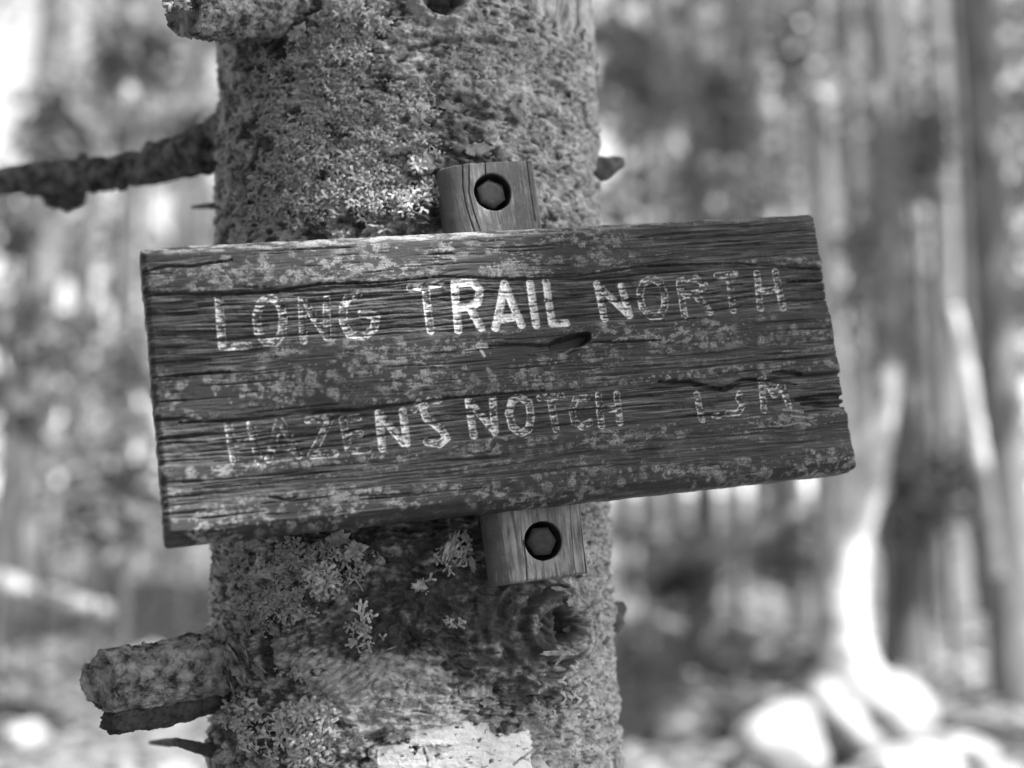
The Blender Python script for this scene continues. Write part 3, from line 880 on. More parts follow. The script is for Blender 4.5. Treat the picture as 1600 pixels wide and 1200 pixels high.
def scatter(regions, seed):
    rs = np.random.RandomState(seed)
    A, Z = [], []
    for (px, py, rx, ry, n) in regions:
        k = 0; tries = 0
        while k < n and tries < n * 6:
            tries += 1
            a_ = rs.uniform(0, 6.283); q = rs.rand() ** .62
            x = px + math.cos(a_) * rx * q; y = py + math.sin(a_) * ry * q
            if not (343 + (y > 800) * -12 < x < 928 + (y > 800) * 22): continue
            A_, Z_ = tz(x, y)
            if pn(np.array(A_ / 9.0), np.array(Z_ / 6.0), 200) + .9 * pn(np.array(A_ / 28.0), np.array(Z_ / 20.0), 166) + .25 * rs.rand() < .06: continue
            A.append(A_); Z.append(Z_); k += 1
    A = np.array(A); Z = np.array(Z)
    h = bark_h(A, Z)[0]
    P = surf(A, Z, h + .1); th = A / (TR * 1000)
    Nn = np.stack([np.sin(th), -np.cos(th), 0 * th], -1)
    return P, Nn, rs


LR = [(560, 35, 55, 45, 240), (470, 130, 70, 60, 260), (560, 120, 60, 45, 140), (500, 240, 110, 70, 520), (590, 290, 100, 50, 430), (450, 320, 90, 40, 320), (640, 170, 50, 40, 90), (640, 245, 50, 25, 150), (560, 200, 70, 50, 300),
      (780, 90, 70, 40, 70), (850, 230, 40, 90, 50), (700, 110, 60, 30, 40), (680, 300, 30, 30, 60)]
P, Nn, rs = scatter(LR, 3)
P = P + Nn * rs.uniform(0, .0014, (len(P), 1))
lobes(P, Nn, .0036, 5, mat=MAT_LICHEN_D)
P, Nn, rs = scatter([(565, 40, 38, 26, 150), (545, 90, 30, 16, 70), (655, 170, 28, 12, 60), (665, 258, 20, 14, 60), (540, 255, 60, 30, 120), (600, 320, 60, 30, 130), (755, 118, 10, 8, 25), (520, 300, 70, 30, 120)], 8)
lobes(P + Nn * .001, Nn, .0040, 6, mat=MAT_LICHEN)
P, Nn, rs = scatter([(470, 890, 110, 40, 330), (440, 945, 60, 30, 220), (500, 905, 36, 26, 130), (410, 960, 60, 36, 240), (575, 1000, 25, 20, 30), (705, 972, 18, 14, 8), (655, 916, 16, 14, 8), (560, 975, 14, 10, 12), (455, 1050, 25, 12, 20), (380, 870, 40, 40, 90), (700, 870, 30, 20, 40), (460, 860, 60, 14, 60), (720, 850, 16, 16, 20)], 9)
lobes(P, Nn, .0036, 7, mat=MAT_LICHEN_D)
P, Nn, rs = scatter([(485, 1135, 42, 34, 330), (510, 905, 22, 16, 60), (430, 1150, 60, 30, 60), (380, 1110, 40, 30, 60), (470, 1180, 40, 20, 60), (890, 1080, 40, 60, 14), (570, 960, 12, 20, 12)], 10)
lobes(P + Nn * .001, Nn, .0046, 8, mat=MAT_LICHEN, flat=.9)

# --- lifted bark flakes, each a small thick chip
def flake(px, py, L, Wd, rot, lift, seed, mat=None, tilt=.5, name='bark_flake'):
    rs = np.random.RandomState(seed)
    A_, Z_ = tz(px, py); h = float(bark_h(np.array([A_]), np.array([Z_]))[0][0])
    th = A_ / (TR * 1000)
    n0 = np.array([math.sin(th), -math.cos(th), 0.0]); t0 = np.array([math.cos(th), math.sin(th), 0]); z0 = np.array([0, 0, 1.0])
    p = surf(A_, Z_, h + lift)
    a = math.cos(rot) * t0 + math.sin(rot) * z0; b = -math.sin(rot) * t0 + math.cos(rot) * z0
    nx, ny = 10, 7
    x = np.linspace(-1, 1, nx); y = np.linspace(-1, 1, ny)
    X, Y = np.meshgrid(x, y)
    k = 1 + .9 * fbm(X * 2.2 + seed, Y * 2.2, 3, seed)
    rr = np.sqrt(np.clip(1 - (Y * .9) ** 2, .02, 1)); X2 = X * rr * k * L / 2000; Y2 = Y * k * Wd / 2000
    Zc = (X * X * .25 * tilt + Y * tilt * .7 + .3 * fbm(X * 2, Y * 2 + seed, 3, seed + 1)) * Wd / 2000
    top = p + a * X2[..., None] + b * Y2[..., None] + n0 * Zc[..., None]
    bot = top - n0 * .0008
    V = np.concatenate([top.reshape(-1, 3), bot.reshape(-1, 3)])
    g = grid_faces(ny, nx).reshape(-1, 4); m = nx * ny
    per = list(range(nx)) + [i * nx + nx - 1 for i in range(1, ny)] + list(range((ny - 1) * nx + nx - 2, (ny - 1) * nx - 1, -1)) + [i * nx for i in range(ny - 2, 0, -1)]
    per = np.array(per); pn_ = np.roll(per, -1)
    Fq = np.concatenate([g, g[:, ::-1] + m, np.stack([per, per + m, pn_ + m, pn_], -1)])
    return tpart(name, V, Fq, mat or MAT_FLAKE, trunk)


FL = [(622, 238, 19, 7, .1, 2.5, 1), (664, 262, 17, 12, .4, 3.5, 2), (742, 238, 22, 8, .15, 2, 3), (700, 170, 14, 6, -.3, 1.2, 4), (642, 152, 15, 7, .2, 2.5, 5), (800, 175, 16, 9, -1.0, 1.5, 6), (560, 860, 13, 12, .9, 3, 7), (592, 880, 8, 17, .3, 3, 8),
      (535, 845, 16, 12, .5, 4, 9), (700, 858, 8, 19, -.35, 3.5, 10), (655, 915, 9, 8, 0, 1.5, 11), (730, 842, 3, 9, .5, 2.5, 12), (735, 882, 4, 11, .4, 2, 13), (608, 1172 - 70, 15, 7, .1, 1, 14), (580, 1120, 18, 8, .15, 1, 15), (620, 1150, 14, 7, .5, 1.6, 16),
      (560, 1160, 12, 6, .3, 1.2, 17), (760, 1098, 12, 4, 0, .8, 18), (905, 60, 12, 8, 1.2, 1, 19), (890, 150, 14, 7, .9, 1, 20), (475, 60, 14, 8, .6, 1, 21), (395, 935, 9, 6, .4, 3, 22), (650, 195, 10, 10, .3, 4.5, 23), (865, 920, 12, 3, -.1, 2, 24), (905, 925, 16, 3, -.35, 2.5, 25),
      (850, 1020, 30, 3, -.02, 3.5, 26), (520, 40, 14, 9, .3, 2, 27)]
for f in FL:
    flake(*f[:6], seed=f[6])

# inside the knot hole: the rotted branch core and a splinter shelf
ka, kz = tz(853, 975)
c = surf(ka, kz, -3)
V, Fq = tube([c + np.array([.002, .004, .013]), c + np.array([0, -.001, .004]), c + np.array([.001, -.001, -.006]), c + np.array([.006, .002, -.014])], [.0035, .0062, .0065, .0035], 28, 30, 31, .5, 260)
knot = tpart('knot_core', V, Fq, MAT_DARKBARK, trunk, 'dark rotten branch core inside the knot hole')
flake(893, 983, 16, 5, .03, -3, 40, MAT_TWIG, .2, 'splinter')
flake(858, 998, 3, 16, .5, 1, 41, MAT_FLAKE, .3, 'splinter')
flake(875, 940, 12, 7, -.2, 3.0, 42, MAT_FLAKE, .6)

# --- branch stubs
def stubpath(pts):
    return [at(*p) for p in pts]


# big broken stub, lower left
path = stubpath([(470, 1000, 1.02), (405, 1018, .985), (330, 1035, .945), (255, 1052, .917), (200, 1060, .899), (160, 1064, .888)])
def stubfn(sd, k):
    def f(TH, L):
        x = np.cos(TH) * 14; y = np.sin(TH) * 14; l = L * 1000
        q1, q2, qi = worley(TH * 3.2 + .6 * pn(l / 9, TH * 3, sd), l / 13 + .6 * pn(TH * 4, l / 7, sd + 1), sd + 2)
        r = .9 * (qi - .5) - 1.9 * (1 - ss(.03, .13, q2 - q1)) * ss(-.2, .15, pn(TH * 1.3, l / 28, sd + 3)) + .7 * fbm(TH * 6, l / 4, 3, sd + 4)
        r = r - 1.5 * ss(.3, .42, pn(TH * 7, l / 3.2, sd + 5))
        return r * .001 * k
    return f


V, Fq = tube(path, [.029, .0255, .0215, .0205, .0200, .0190], 200, 260, 41, .085, 60, True, .003, fn=stubfn(301, 1.0))
stub = tpart('branch_stub', V, Fq, MAT_STUB, None, 'thick broken branch stub with a hollow split end, lower left')
path = stubpath([(395, 1060, .985), (330, 1086, .955), (262, 1106, .929), (212, 1116, .908), (172, 1124, .893)])
V, Fq = tube(path, [.0110, .0115, .0115, .0110, .0095], 110, 150, 43, .14, 95, True, .005, fn=stubfn(331, .8))
tpart('bark_shell', V, Fq, MAT_DARKBARK, stub, 'dark bark shell split away under the stub')
path = stubpath([(162, 1064, .8885), (157, 1065, .8855), (154, 1066, .8835)])
V, Fq = tube(path, [.0150, .0145, .0130], 96, 40, 45, .20, 240, True, .002)
tpart('broken_end', V, Fq, MAT_STUB, stub)
rs = np.random.RandomState(12)
# curling lichen and bark scraps over the top of the stub
q = []; nn = []
for k in range(520):
    t = rs.rand() ** .8; px = 400 - 200 * t; py = 1012 + 52 * t + rs.uniform(-46, 12 + 40 * (t < .3)) * (1 - .15 * t)
    if t > .35 and rs.rand() < .62: continue
    Zc = .985 - .075 * t * 1.0
    ctr = at(px, 1018 + 58 * t, Zc); off = (1018 + 58 * t - py) / F * Zc
    rad_ = .0235 - .005 * t; off = max(min(off, rad_ * .99), -rad_ * .9)
    dep = math.sqrt(max(rad_ ** 2 - off ** 2, 0))
    q.append(ctr + AX_U * off + AX_B * (dep + .0006)); nn.append((AX_U * off + AX_B * dep) / rad_)
lobes(np.array(q), np.array(nn), .0040, 14, mat=MAT_LICHEN_D, parent=stub, flat=.7)
tag(lobes(np.array(q[::4]) + .0004, np.array(nn[::4]), .0046, 15, mat=MAT_LICHEN, parent=stub, flat=.8), None)
# scraps hanging at the collar
for k, (px, py, L, Wd, ro, li) in enumerate(((405, 975, 12, 10, .4, 12), (420, 1010, 10, 20, .2, 11), (412, 1040, 9, 24, .25, 11), (398, 1060, 4, 14, 0, 13), (430, 1050, 8, 12, .5, 8), (385, 990, 13, 9, .6, 14), (440, 985, 9, 9, .2, 4))):
    flake(px, py, L, Wd, ro, li, 60 + k, MAT_STUB, .7)

# sawn stub at the top left
path = stubpath([(450, 5, .99), (395, 14, .955), (330, 16, .925), (285, 14, .905)])
V, Fq = tube(path, [.024, .0205, .0190, .0175], 130, 140, 51, .10, 70, True, .002, fn=stubfn(311, 1.2))
stub2 = tpart('branch_stub', V, Fq, MAT_STUB, None, 'short cut branch stub crusted with pale lichen, top left')
q = []; nn = []
for k in range(420):
    t = rs.rand(); Zc = .975 - .07 * t; px = 420 - 140 * t
    off = rs.uniform(-.25, 1) * .018; dep = math.sqrt(max(.0185 ** 2 - off ** 2, 0))
    ctr = at(px, 12, Zc)
    q.append(ctr + AX_U * off + AX_B * dep); nn.append((AX_U * off + AX_B * dep) / .0185)
lobes(np.array(q), np.array(nn), .0040, 16, mat=MAT_LICHEN, parent=stub2, flat=.4)

# long dead branch to the left, running back out of focus
path = stubpath([(430, 175, 1.08), (330, 228, 1.09), (262, 252, 1.13), (180, 270, 1.17), (95, 276, 1.21), (10, 284, 1.25), (-120, 300, 1.33), (-320, 280, 1.5)])
V, Fq = tube(path, [.022, .0175, .0135, .0120, .0140, .0115, .009, .004], 60, 300, 61, .42, 60, True, fn=stubfn(321, 1.0))
dead = tpart('dead_branch', V, Fq, MAT_BRANCH, None, 'long dead branch reaching left with ragged bark')
for k, pts in enumerate(([(120, 290, 1.20), (112, 308, 1.20), (98, 328, 1.20)], [(75, 285, 1.22), (84, 305, 1.22), (95, 325, 1.22)], [(60, 275, 1.22), (48, 296, 1.22)], [(150, 285, 1.18), (145, 302, 1.18)], [(128, 262, 1.19), (131, 240, 1.19)], [(232, 245, 1.14), (236, 222, 1.14)], [(190, 280, 1.16), (192, 298, 1.16)])):
    V, Fq = tube(stubpath(pts), [.0115 if k < 3 else .008] + [.0100 if k < 3 else .006] * (len(pts) - 2) + [.003], 24, 30, 70 + k, .6, 90)
    tpart('bark_tatter', V, Fq, MAT_TWIG, dead)
# little stubs
for nm, pts, rd, lab, m in (
    ('branch_stub', [(915, 262, 1.07), (940, 262, 1.075), (958, 256, 1.08), (973, 253, 1.085)], [.0115, .0095, .0065, .003], 'small broken stub on the right edge above the sign', MAT_TWIG),
    ('branch_stub', [(935, 965, 1.03), (955, 960, 1.03), (966, 952, 1.03), (977, 946, 1.03)], [.015, .0125, .007, .0025], 'pointed dark stub on the right edge below the sign', MAT_TWIG),
    ('twig', [(352, 1182, .975), (325, 1172, .965), (300, 1166, .955), (278, 1160, .95), (262, 1160, 1.0), (235, 1160, 1.06)], [.0065, .0040, .0036, .0028, .003, .0012], 'thin broken twig at the lower left of the trunk', MAT_TWIG),
    ('twig', [(385, 336, 1.05), (350, 322, 1.06), (325, 322, 1.08), (300, 324, 1.13)], [.005, .0028, .0022, .0012], 'thin dead twig under the long branch', MAT_TWIG),
    ):
    V, Fq = tube(stubpath(pts), rd, 30, 60, int(pts[0][0]), .18, 110)
    tpart(nm, V, Fq, m, None, lab)

# conifer needles and slivers caught on the bark
def sliver(p0, p1, r, mat, parent, name='needle'):
    V, Fq = tube([p0, (np.array(p0) + p1) / 2 + .0003, p1], [r * .7, r, r * .3], 6, 5, 1, 0)
    return tpart(name, V, Fq, mat, parent)


def onbark(px, py, l=1.0):
    A_, Z_ = tz(px, py); return surf(A_, Z_, float(bark_h(np.array([A_]), np.array([Z_]))[0][0]) + l)


for (x1, y1, x2, y2) in ((425, 1130, 430, 1156), (490, 1160, 480, 1170), (405, 1035, 407, 1078), (700, 235, 715, 232), (560, 905, 570, 925), (530, 870, 545, 880), (880, 935, 905, 940), (620, 1010, 600, 1018), (505, 1035, 512, 1022)):
    sliver(onbark(x1, y1, 2.5), onbark(x2, y2, 1.2), .0006, MAT_FLAKE, trunk, 'sliver')
sliver(at(335, 1058, .93), at(362, 1050, .938), .0008, MAT_FLAKE, stub, 'sliver')

# crown high overhead: limbs and needle sprays
def limbset(base, zs, ln, n, seed, lean=.25, tr=.02):
    rs = np.random.RandomState(seed)
    P0 = []; D = []; Vs = []; Fs = []; b = 0
    for k in range(n):
        f = (k + .5) / n; z = zs[0] + (zs[1] - zs[0]) * f; a = k * 2.399 + rs.uniform(-.4, .4)
        L = ln * (1 - f) ** .7 * rs.uniform(.6, 1.1) + ln * .08
        p = np.array([base[0], base[1], z]); d = np.array([math.cos(a) * L, math.sin(a) * L, L * rs.uniform(-.2, lean)])
        P0.append(p); D.append(d)
        V, Fq = tube([p, p + d * .5 + np.array([0, 0, .06 * L]), p + d], [tr * (1 - .6 * f), tr * .6 * (1 - .6 * f), .003], 5, 6, k, 0, cap=False)
        Vs.append(V); Fs.append(Fq + b); b += len(V)
    return np.array(P0), np.array(D), np.concatenate(Vs), np.concatenate(Fs)


P0, D, V, Fq = limbset(SB + [0, 0, 0], (5.6, 11), 1.4, 24, 5)
tpart('limbs', V, Fq, MAT_TWIG)['kind'] = 'stuff'
V, Fq = sprays(P0, D, 2500, .13, .035, 6)
tpart('crown', V, Fq, MAT_NEEDLE, smooth=False)['kind'] = 'stuff'

# ------------------------------------------------------------------ the sign
BW, BH, BT = 0.443, 0.17612, 0.024           # board width, height, thickness
ba, bb, bc = R(-9.574), R(16.2215), R(4.7154)
Rx = np.array([[1, 0, 0], [0, math.cos(ba), -math.sin(ba)], [0, math.sin(ba), math.cos(ba)]])
Ry = np.array([[math.cos(bb), 0, math.sin(bb)], [0, 1, 0], [-math.sin(bb), 0, math.cos(bb)]])
Rz = np.array([[math.cos(bc), -math.sin(bc), 0], [math.sin(bc), math.cos(bc), 0], [0, 0, 1]])
RB = Rz @ Ry @ Rx
TB = np.array([0.00421065, 0.01199493, -0.88270607])
CW = np.stack([AX_R, AX_U, AX_B], 1)
RW = CW @ RB                                   # board axes in the world
OW = c2w(TB)


def uv(px, py, zoff=0.0):
    """pixel of the 1600 px photo -> millimetres on the board plane"""
    d = np.array([(px - 800) / F, -(py - 600) / F, -1.0])
    n = RB[:, 2]; o = TB + n * zoff
    t = (n @ o) / (n @ d)
    q = RB.T @ (d * t - TB)
    return q[0] * 1000, q[1] * 1000


def uvl(pts, zoff=0.0):
    return [uv(a, b, zoff) for a, b in pts]


sign = empty('trail_sign', OW, 'weathered wooden trail sign with routed white lettering bolted to the lichen covered trunk', 'sign')
sign.rotation_mode = 'QUATERNION'
sign.rotation_quaternion = Matrix(RW.tolist()).to_quaternion()

LET = [  # glyph, strokes in photo pixels, paint amount, stroke half width mm
 ('letter_l', [[(342, 465), (345, 505), (348, 541)], [(348, 541), (388, 539)]], .47, 2.6),
 ('letter_o', [[(422, 463), (408, 472), (401, 492), (404, 518), (416, 534), (430, 535), (441, 520), (443, 495), (438, 474), (422, 463)]], .47, 2.6),
 ('letter_n', [[(472, 466), (475, 532)], [(472, 466), (512, 526)], [(511, 466), (512, 527)]], .38, 2.5),
 ('letter_g', [[(560, 459), (545, 463), (537, 478), (537, 502), (547, 522), (570, 525), (585, 512), (589, 493), (566, 489)]], .52, 2.6),
 ('letter_t', [[(642, 449), (664, 447), (688, 442)], [(666, 447), (669, 482), (674, 516)]], .58, 2.6),
 ('letter_r', [[(711, 442), (714, 480), (717, 515)], [(711, 442), (740, 440), (751, 453), (747, 472), (735, 479), (716, 480)], [(735, 480), (753, 512)]], .86, 2.7),
 ('letter_a', [[(789, 442), (783, 475), (775, 512)], [(789, 442), (802, 475), (816, 507)], [(780, 498), (811, 494)]], .9, 2.7),
 ('letter_i', [[(829, 442), (839, 507)]], .86, 2.7),
 ('letter_l', [[(854, 440), (864, 505)], [(864, 505), (886, 504)]], .82, 2.6),
 ('letter_n', [[(934, 443), (940, 470), (946, 498)], [(934, 443), (984, 492)], [(972, 446), (985, 492)]], .66, 2.5),
 ('letter_o', [[(1018, 434), (1006, 442), (1001, 458), (1005, 480), (1018, 494), (1032, 493), (1040, 478), (1040, 456), (1032, 440), (1018, 434)]], .48, 2.5),
 ('letter_r', [[(1063, 440), (1067, 466), (1071, 492)], [(1063, 438), (1090, 434), (1102, 444), (1096, 456), (1068, 461)], [(1088, 460), (1111, 487)]], .45, 2.5),
 ('letter_t', [[(1140, 428), (1147, 484)], [(1122, 430), (1150, 428)]], .42, 2.5),
 ('letter_h', [[(1184, 426), (1190, 481)], [(1213, 424), (1225, 480)], [(1187, 455), (1219, 452)]], .5, 2.5),
 ('letter_h', [[(357, 662), (367, 720)], [(392, 662), (405, 720)], [(362, 692), (398, 691)]], .28, 2.5),
 ('letter_a', [[(437, 655), (420, 717)], [(437, 655), (452, 680), (467, 711)], [(427, 701), (459, 700)]], .36, 2.4),
 ('letter_z', [[(482, 656), (517, 653)], [(517, 653), (487, 711)], [(487, 711), (524, 708)]], .46, 2.4),
 ('letter_e', [[(536, 655), (546, 705)], [(536, 655), (560, 652)], [(542, 679), (563, 677)], [(546, 705), (575, 702)]], .42, 2.4),
 ('letter_n', [[(592, 645), (598, 700)], [(594, 647), (632, 692)], [(630, 642), (636, 692)]], .66, 2.5),
 ('apostrophe', [[(655, 628), (648, 640)]], .6, 2.0),
 ('letter_s', [[(686, 624), (672, 625), (661, 636), (666, 652), (690, 670), (699, 684), (687, 694), (668, 690)]], .6, 2.4),
 ('letter_n', [[(733, 625), (741, 680)], [(735, 628), (773, 672)], [(771, 622), (774, 675)]], .62, 2.5),
 ('letter_o', [[(812, 619), (801, 626), (796, 645), (802, 667), (815, 676), (827, 670), (831, 650), (827, 628), (812, 619)]], .6, 2.5),
 ('letter_t', [[(845, 621), (878, 618)], [(860, 620), (870, 670)]], .4, 2.4),
 ('letter_c', [[(918, 621), (901, 622), (895, 640), (898, 658), (910, 666), (923, 659)]], .44, 2.3),
 ('letter_h', [[(936, 617), (941, 665)], [(965, 615), (970, 660)], [(939, 640), (967, 637)]], .46, 2.3),
 ('digit_one', [[(1090, 615), (1098, 656)]], .42, 2.2),
 ('decimal_point', [[(1118, 650), (1124, 649)]], .5, 2.0),
 ('digit_five', [[(1157, 614), (1155, 622), (1162, 633), (1155, 644), (1139, 646)]], .45, 2.1),
 ('letter_m', [[(1191, 592), (1195, 640)], [(1193, 590), (1212, 617)], [(1212, 617), (1223, 600)], [(1223, 602), (1235, 634)]], .5, 2.3),
]


def make_board():
    nu, nv = 900, 362
    hw, hh = BW * 500, BH * 500
    us = np.linspace(-hw, hw, nu); vsn = np.linspace(-hh, hh, nv)
    U, Vv = np.meshgrid(us, vsn)
    # grain coordinate
    g = Vv + 3.0 * pn(U / 130, Vv / 70, 1) + 1.0 * pn(U / 38, Vv / 16, 2) + .35 * pn(U / 12, Vv / 5, 3)

    def band(pts, w):
        q = np.array(uvl(pts)); q = q[np.argsort(q[:, 0])]
        c = np.interp(us, q[:, 0], q[:, 1])[None, :]
        e = 1.8 * pn(U / 26, Vv / 9, 4) + .9 * pn(U / 8, Vv / 3, 5)
        return 1 - ss(w - 2.0, w + 1.6, np.abs(Vv - c + e))

    B1 = band([(220, 498), (340, 500), (450, 492), (560, 486), (700, 480), (830, 474), (1000, 462), (1200, 448), (1290, 452)], 16)
    B2 = band([(240, 690), (370, 688), (450, 680), (600, 670), (750, 652), (900, 642), (1000, 632), (1150, 618), (1330, 612)], 13.5)
    B3 = band([(230, 545), (420, 550), (480, 548)], 11) * (1 - ss(*[uv(330, 550)[0], uv(470, 550)[0]], U))
    B4 = band([(980, 385), (1280, 365)], 15) * ss(uv(900, 380)[0], uv(1050, 380)[0], U) * .6
    B5 = band([(560, 745), (1100, 700)], 8) * .45 + band([(900, 585), (1100, 560)], 7) * .5 * ss(uv(850, 580)[0], uv(960, 580)[0], U)
    rough = np.clip(np.maximum.reduce([B1, B2 * .95, B3 * .9, B4, B5]) + .25 * ss(.15, .5, fbm(U / 60, g / 8, 3, 6)), 0, 1)
    rA = np.abs(pn(U / 55, g / 1.7, 11)) * 2.2
    rB = np.abs(pn(U / 30 + 4, g / 1.05, 12)) * 2.2
    rC = pn(U / 60, g / 4.2, 13)
    deep = ss(.1, .42, pn(U / 60, g / 2.0, 14) + .25 * pn(U / 18, g / 1.0, 15))
    gr = (0.75 * (1 - np.clip(rA, 0, 1)) + .5 * (1 - np.clip(rB, 0, 1)) + .7 * (.5 - rC) + 1.9 * deep)
    h = .10 * fbm(U / 20, Vv / 8, 4, 20) + .05 * pn(U / 6, g / .9, 21) + .5 * pn(U / 70, Vv / 30, 22)
    h = h - rough * (gr * 1.0 + .12) + rough * (.30 * pn(U / 2.2, g / .9, 16) + .55 * fbm(U / 9, Vv / 3.2, 3, 17) + .2 * pn(U / 1.1, Vv / .8, 18))
    h = h - .45 * ss(.2, .45, pn(U / 22, g / 1.3, 23)) - .35 * ss(.1, .4, pn(U / 30, g / 5, 25)) * (np.abs(pn(U / 16, g / .9, 26)) < .12)
    bare = np.clip(rough * ss(-.1, .4, rC * .6 + 1.0 * pn(U / 40, g / 1.1, 24) + .5 * pn(U / 16, g / .9, 28)) + .3 * ss(.15, .5, pn(U / 40, g / 1.6, 27)), 0, 1)
    # cracks
    cr = np.zeros_like(h)
    C = [([(222, 425), (262, 416), (300, 416), (362, 406)], .7, 1.6), ([(222, 466), (235, 460), (345, 459), (430, 455), (500, 444), (600, 441)], .8, 2.6),
         ([(600, 441), (690, 432), (800, 436), (900, 432), (1000, 416), (1150, 411), (1290, 421)], .8, 1.8),
         ([(228, 522), (262, 519), (345, 517)], 1.0, 3.0), ([(236, 590), (290, 586), (366, 580)], .8, 2.6), ([(246, 692), (322, 690)], .6, 1.8),
         ([(280, 660), (380, 656), (440, 650), (470, 643), (560, 640), (700, 622), (850, 610)], 1.0, 2.2), ([(300, 765), (420, 755)], .5, 1.2),
         ([(420, 776), (445, 781), (462, 777)], .9, 1.6), ([(560, 775), (650, 772), (760, 762)], .5, 1.0),
         ([(1030, 596), (1079, 597), (1108, 606), (1133, 608), (1160, 594), (1190, 593)], 1.6, 4.2), ([(1208, 582), (1252, 584)], 1.8, 4.5), ([(1190, 593), (1245, 600)], .9, 3),
         ([(1245, 624), (1285, 619), (1345, 618)], 2.0, 3.6), ([(1255, 631), (1345, 631)], 1.8, 4.5),
         ([(745, 541), (800, 539), (862, 540), (880, 541)], .8, 2.2), ([(864, 541), (885, 539), (918, 526)], 5.2, 9), ([(860, 546), (905, 541)], 2.2, 5), ([(912, 533), (960, 535), (1032, 531)], .7, 2.0), ([(240, 805), (330, 800)], .5, 1.0),
         ([(1000, 505), (1120, 494)], .5, 1.2), ([(250, 628), (300, 625)], .5, 1.1), ([(1270, 352), (1290, 352)], 1.0, 2), ([(1240, 470), (1300, 466)], .9, 2.2), ([(1230, 440), (1300, 437)], .8, 2.0)]
    wob = .9 * pn(U / 9, Vv / 9, 31) + .5 * pn(U / 3, Vv / 3, 32)
    for pts, wd, dp in C:
        d, t = segdist(U, Vv, uvl(pts))
        wv = wd * (.35 + .65 * np.sin(np.clip(t, .03, .97) * math.pi) ** .5)
        cr = np.maximum(cr, dp * (1 - ss(wv * .5, wv * 1.25, d + wob * .7)))
    rs = np.random.RandomState(4)
    for k in range(150):
        x0 = rs.uniform(-hw, hw); y0 = rs.uniform(-hh + 6, hh - 6); L = rs.uniform(6, 34)
        a = abs(us - x0) < L
        if rs.rand() < .5 and abs(x0) < .6 * hw: continue
        sl = np.where(a)[0]
        if len(sl) < 3: continue
        i0, i1 = sl[0], sl[-1]
        d = np.abs(g[:, i0:i1] - y0); e = 1 - np.abs(U[:, i0:i1] - x0) / L
        cr[:, i0:i1] = np.maximum(cr[:, i0:i1], rs.uniform(.5, 1.5) * (1 - ss(.15, .2 + .55 * e, d)) * ss(0, .2, e))
    h = h - cr
    # lichen crust
    P = [(590, 553, 80, 36, 1), (340, 432, 70, 22, .8), (250, 438, 26, 12, .8), (400, 425, 32, 30, .9), (480, 430, 60, 22, .7), (800, 418, 52, 18, 1.3), (1000, 390, 100, 30, .7),
         (1180, 380, 80, 25, .6), (1060, 560, 160, 40, .9), (1200, 545, 110, 45, .9), (930, 590, 120, 40, .9), (290, 672, 38, 22, 1.6), (440, 600, 120, 45, .75), (700, 600, 110, 30, .6),
         (430, 800, 180, 35, .75), (600, 740, 150, 40, .75), (520, 760, 90, 35, .7), (1000, 680, 90, 32, 1.2), (1130, 720, 130, 25, .7), (1270, 690, 60, 45, .9), (850, 735, 110, 35, .7), (830, 690, 110, 25, .7), (690, 345 + 20, 60, 8, .6),
         (330, 740, 90, 40, .55), (270, 600, 30, 60, .5), (900, 370, 60, 15, .5), (560, 385, 60, 18, .7), (650, 395, 20, 10, .4), (1290, 480, 20, 90, .5), (760, 700, 60, 20, .6), (1010, 740, 150, 22, .7), (480, 590, 60, 20, .6)]
    lic = np.zeros_like(h)
    du, dv = us[1] - us[0], vsn[1] - vsn[0]
    wx = U + .9 * pn(U / 2.2, Vv / 2.2, 41) + .5 * pn(U, Vv, 42); wy = Vv + .9 * pn(U / 2.2, Vv / 2.2, 43) + .5 * pn(U, Vv, 44)

    def disc(x, y, r, s):
        i0 = max(int((x - 2 * r + hw) / du) - 1, 0); i1 = min(int((x + 2 * r + hw) / du) + 2, nu)
        j0 = max(int((y - 2 * r + hh) / dv) - 1, 0); j1 = min(int((y + 2 * r + hh) / dv) + 2, nv)
        if i1 <= i0 or j1 <= j0: return
        d = np.hypot(wx[j0:j1, i0:i1] - x, wy[j0:j1, i0:i1] - y) / r
        lic[j0:j1, i0:i1] = np.maximum(lic[j0:j1, i0:i1], s * (1 - ss(.55, 1.15, d)))
    for (px, py, rx, ry, dn) in P:
        n = int(rx * ry / 44 * dn)
        for k in range(n):
            a = rs.uniform(0, 6.283); q = rs.rand() ** .6
            x, y = uv(px + math.cos(a) * rx * q, py + math.sin(a) * ry * q)
            disc(x, y, rs.choice([.7, 1.2, 2.0, 3.2], p=[.35, .3, .22, .13]), rs.uniform(.35, .95))
    for (px, py, rx, ry) in ((272, 667, 8, 6), (290, 668, 9, 6), (305, 672, 8, 5), (262, 678, 6, 3), (785, 418, 9, 4), (770, 425, 8, 4), (810, 420, 10, 4), (835, 422, 8, 3), (800, 412, 6, 3), (870, 405, 6, 2)):
        for k in range(14):
            x, y = uv(px + rs.uniform(-rx, rx) * 1.2, py + rs.uniform(-ry, ry) * 1.6)
            disc(x, y, 1.9, rs.uniform(.6, .9))
    for k in range(700):
        x, y = rs.uniform(-hw, hw), rs.uniform(-hh, hh)
        disc(x, y, rs.uniform(.35, .8), rs.uniform(.2, .8))
    spk = ss(.10, .5, fbm(U / 2.6, Vv / 1.6, 4, 47)) * ss(-.05, .4, fbm(U / 28, Vv / 14, 3, 48)) * .9
    reg = ss(-.15, .2, fbm(U / 45, Vv / 20, 3, 39))
    spk = np.maximum(spk * (.35 + .65 * reg), .85 * ss(.0, .35, fbm(U / 9, Vv / 5, 6, 49, .7)) * reg)
    lic = np.clip(np.maximum(lic * ss(-.5, .25, fbm(U / 2.0, Vv / 1.3, 2, 45) + .15), spk), 0, 1)
    et = hh - Vv
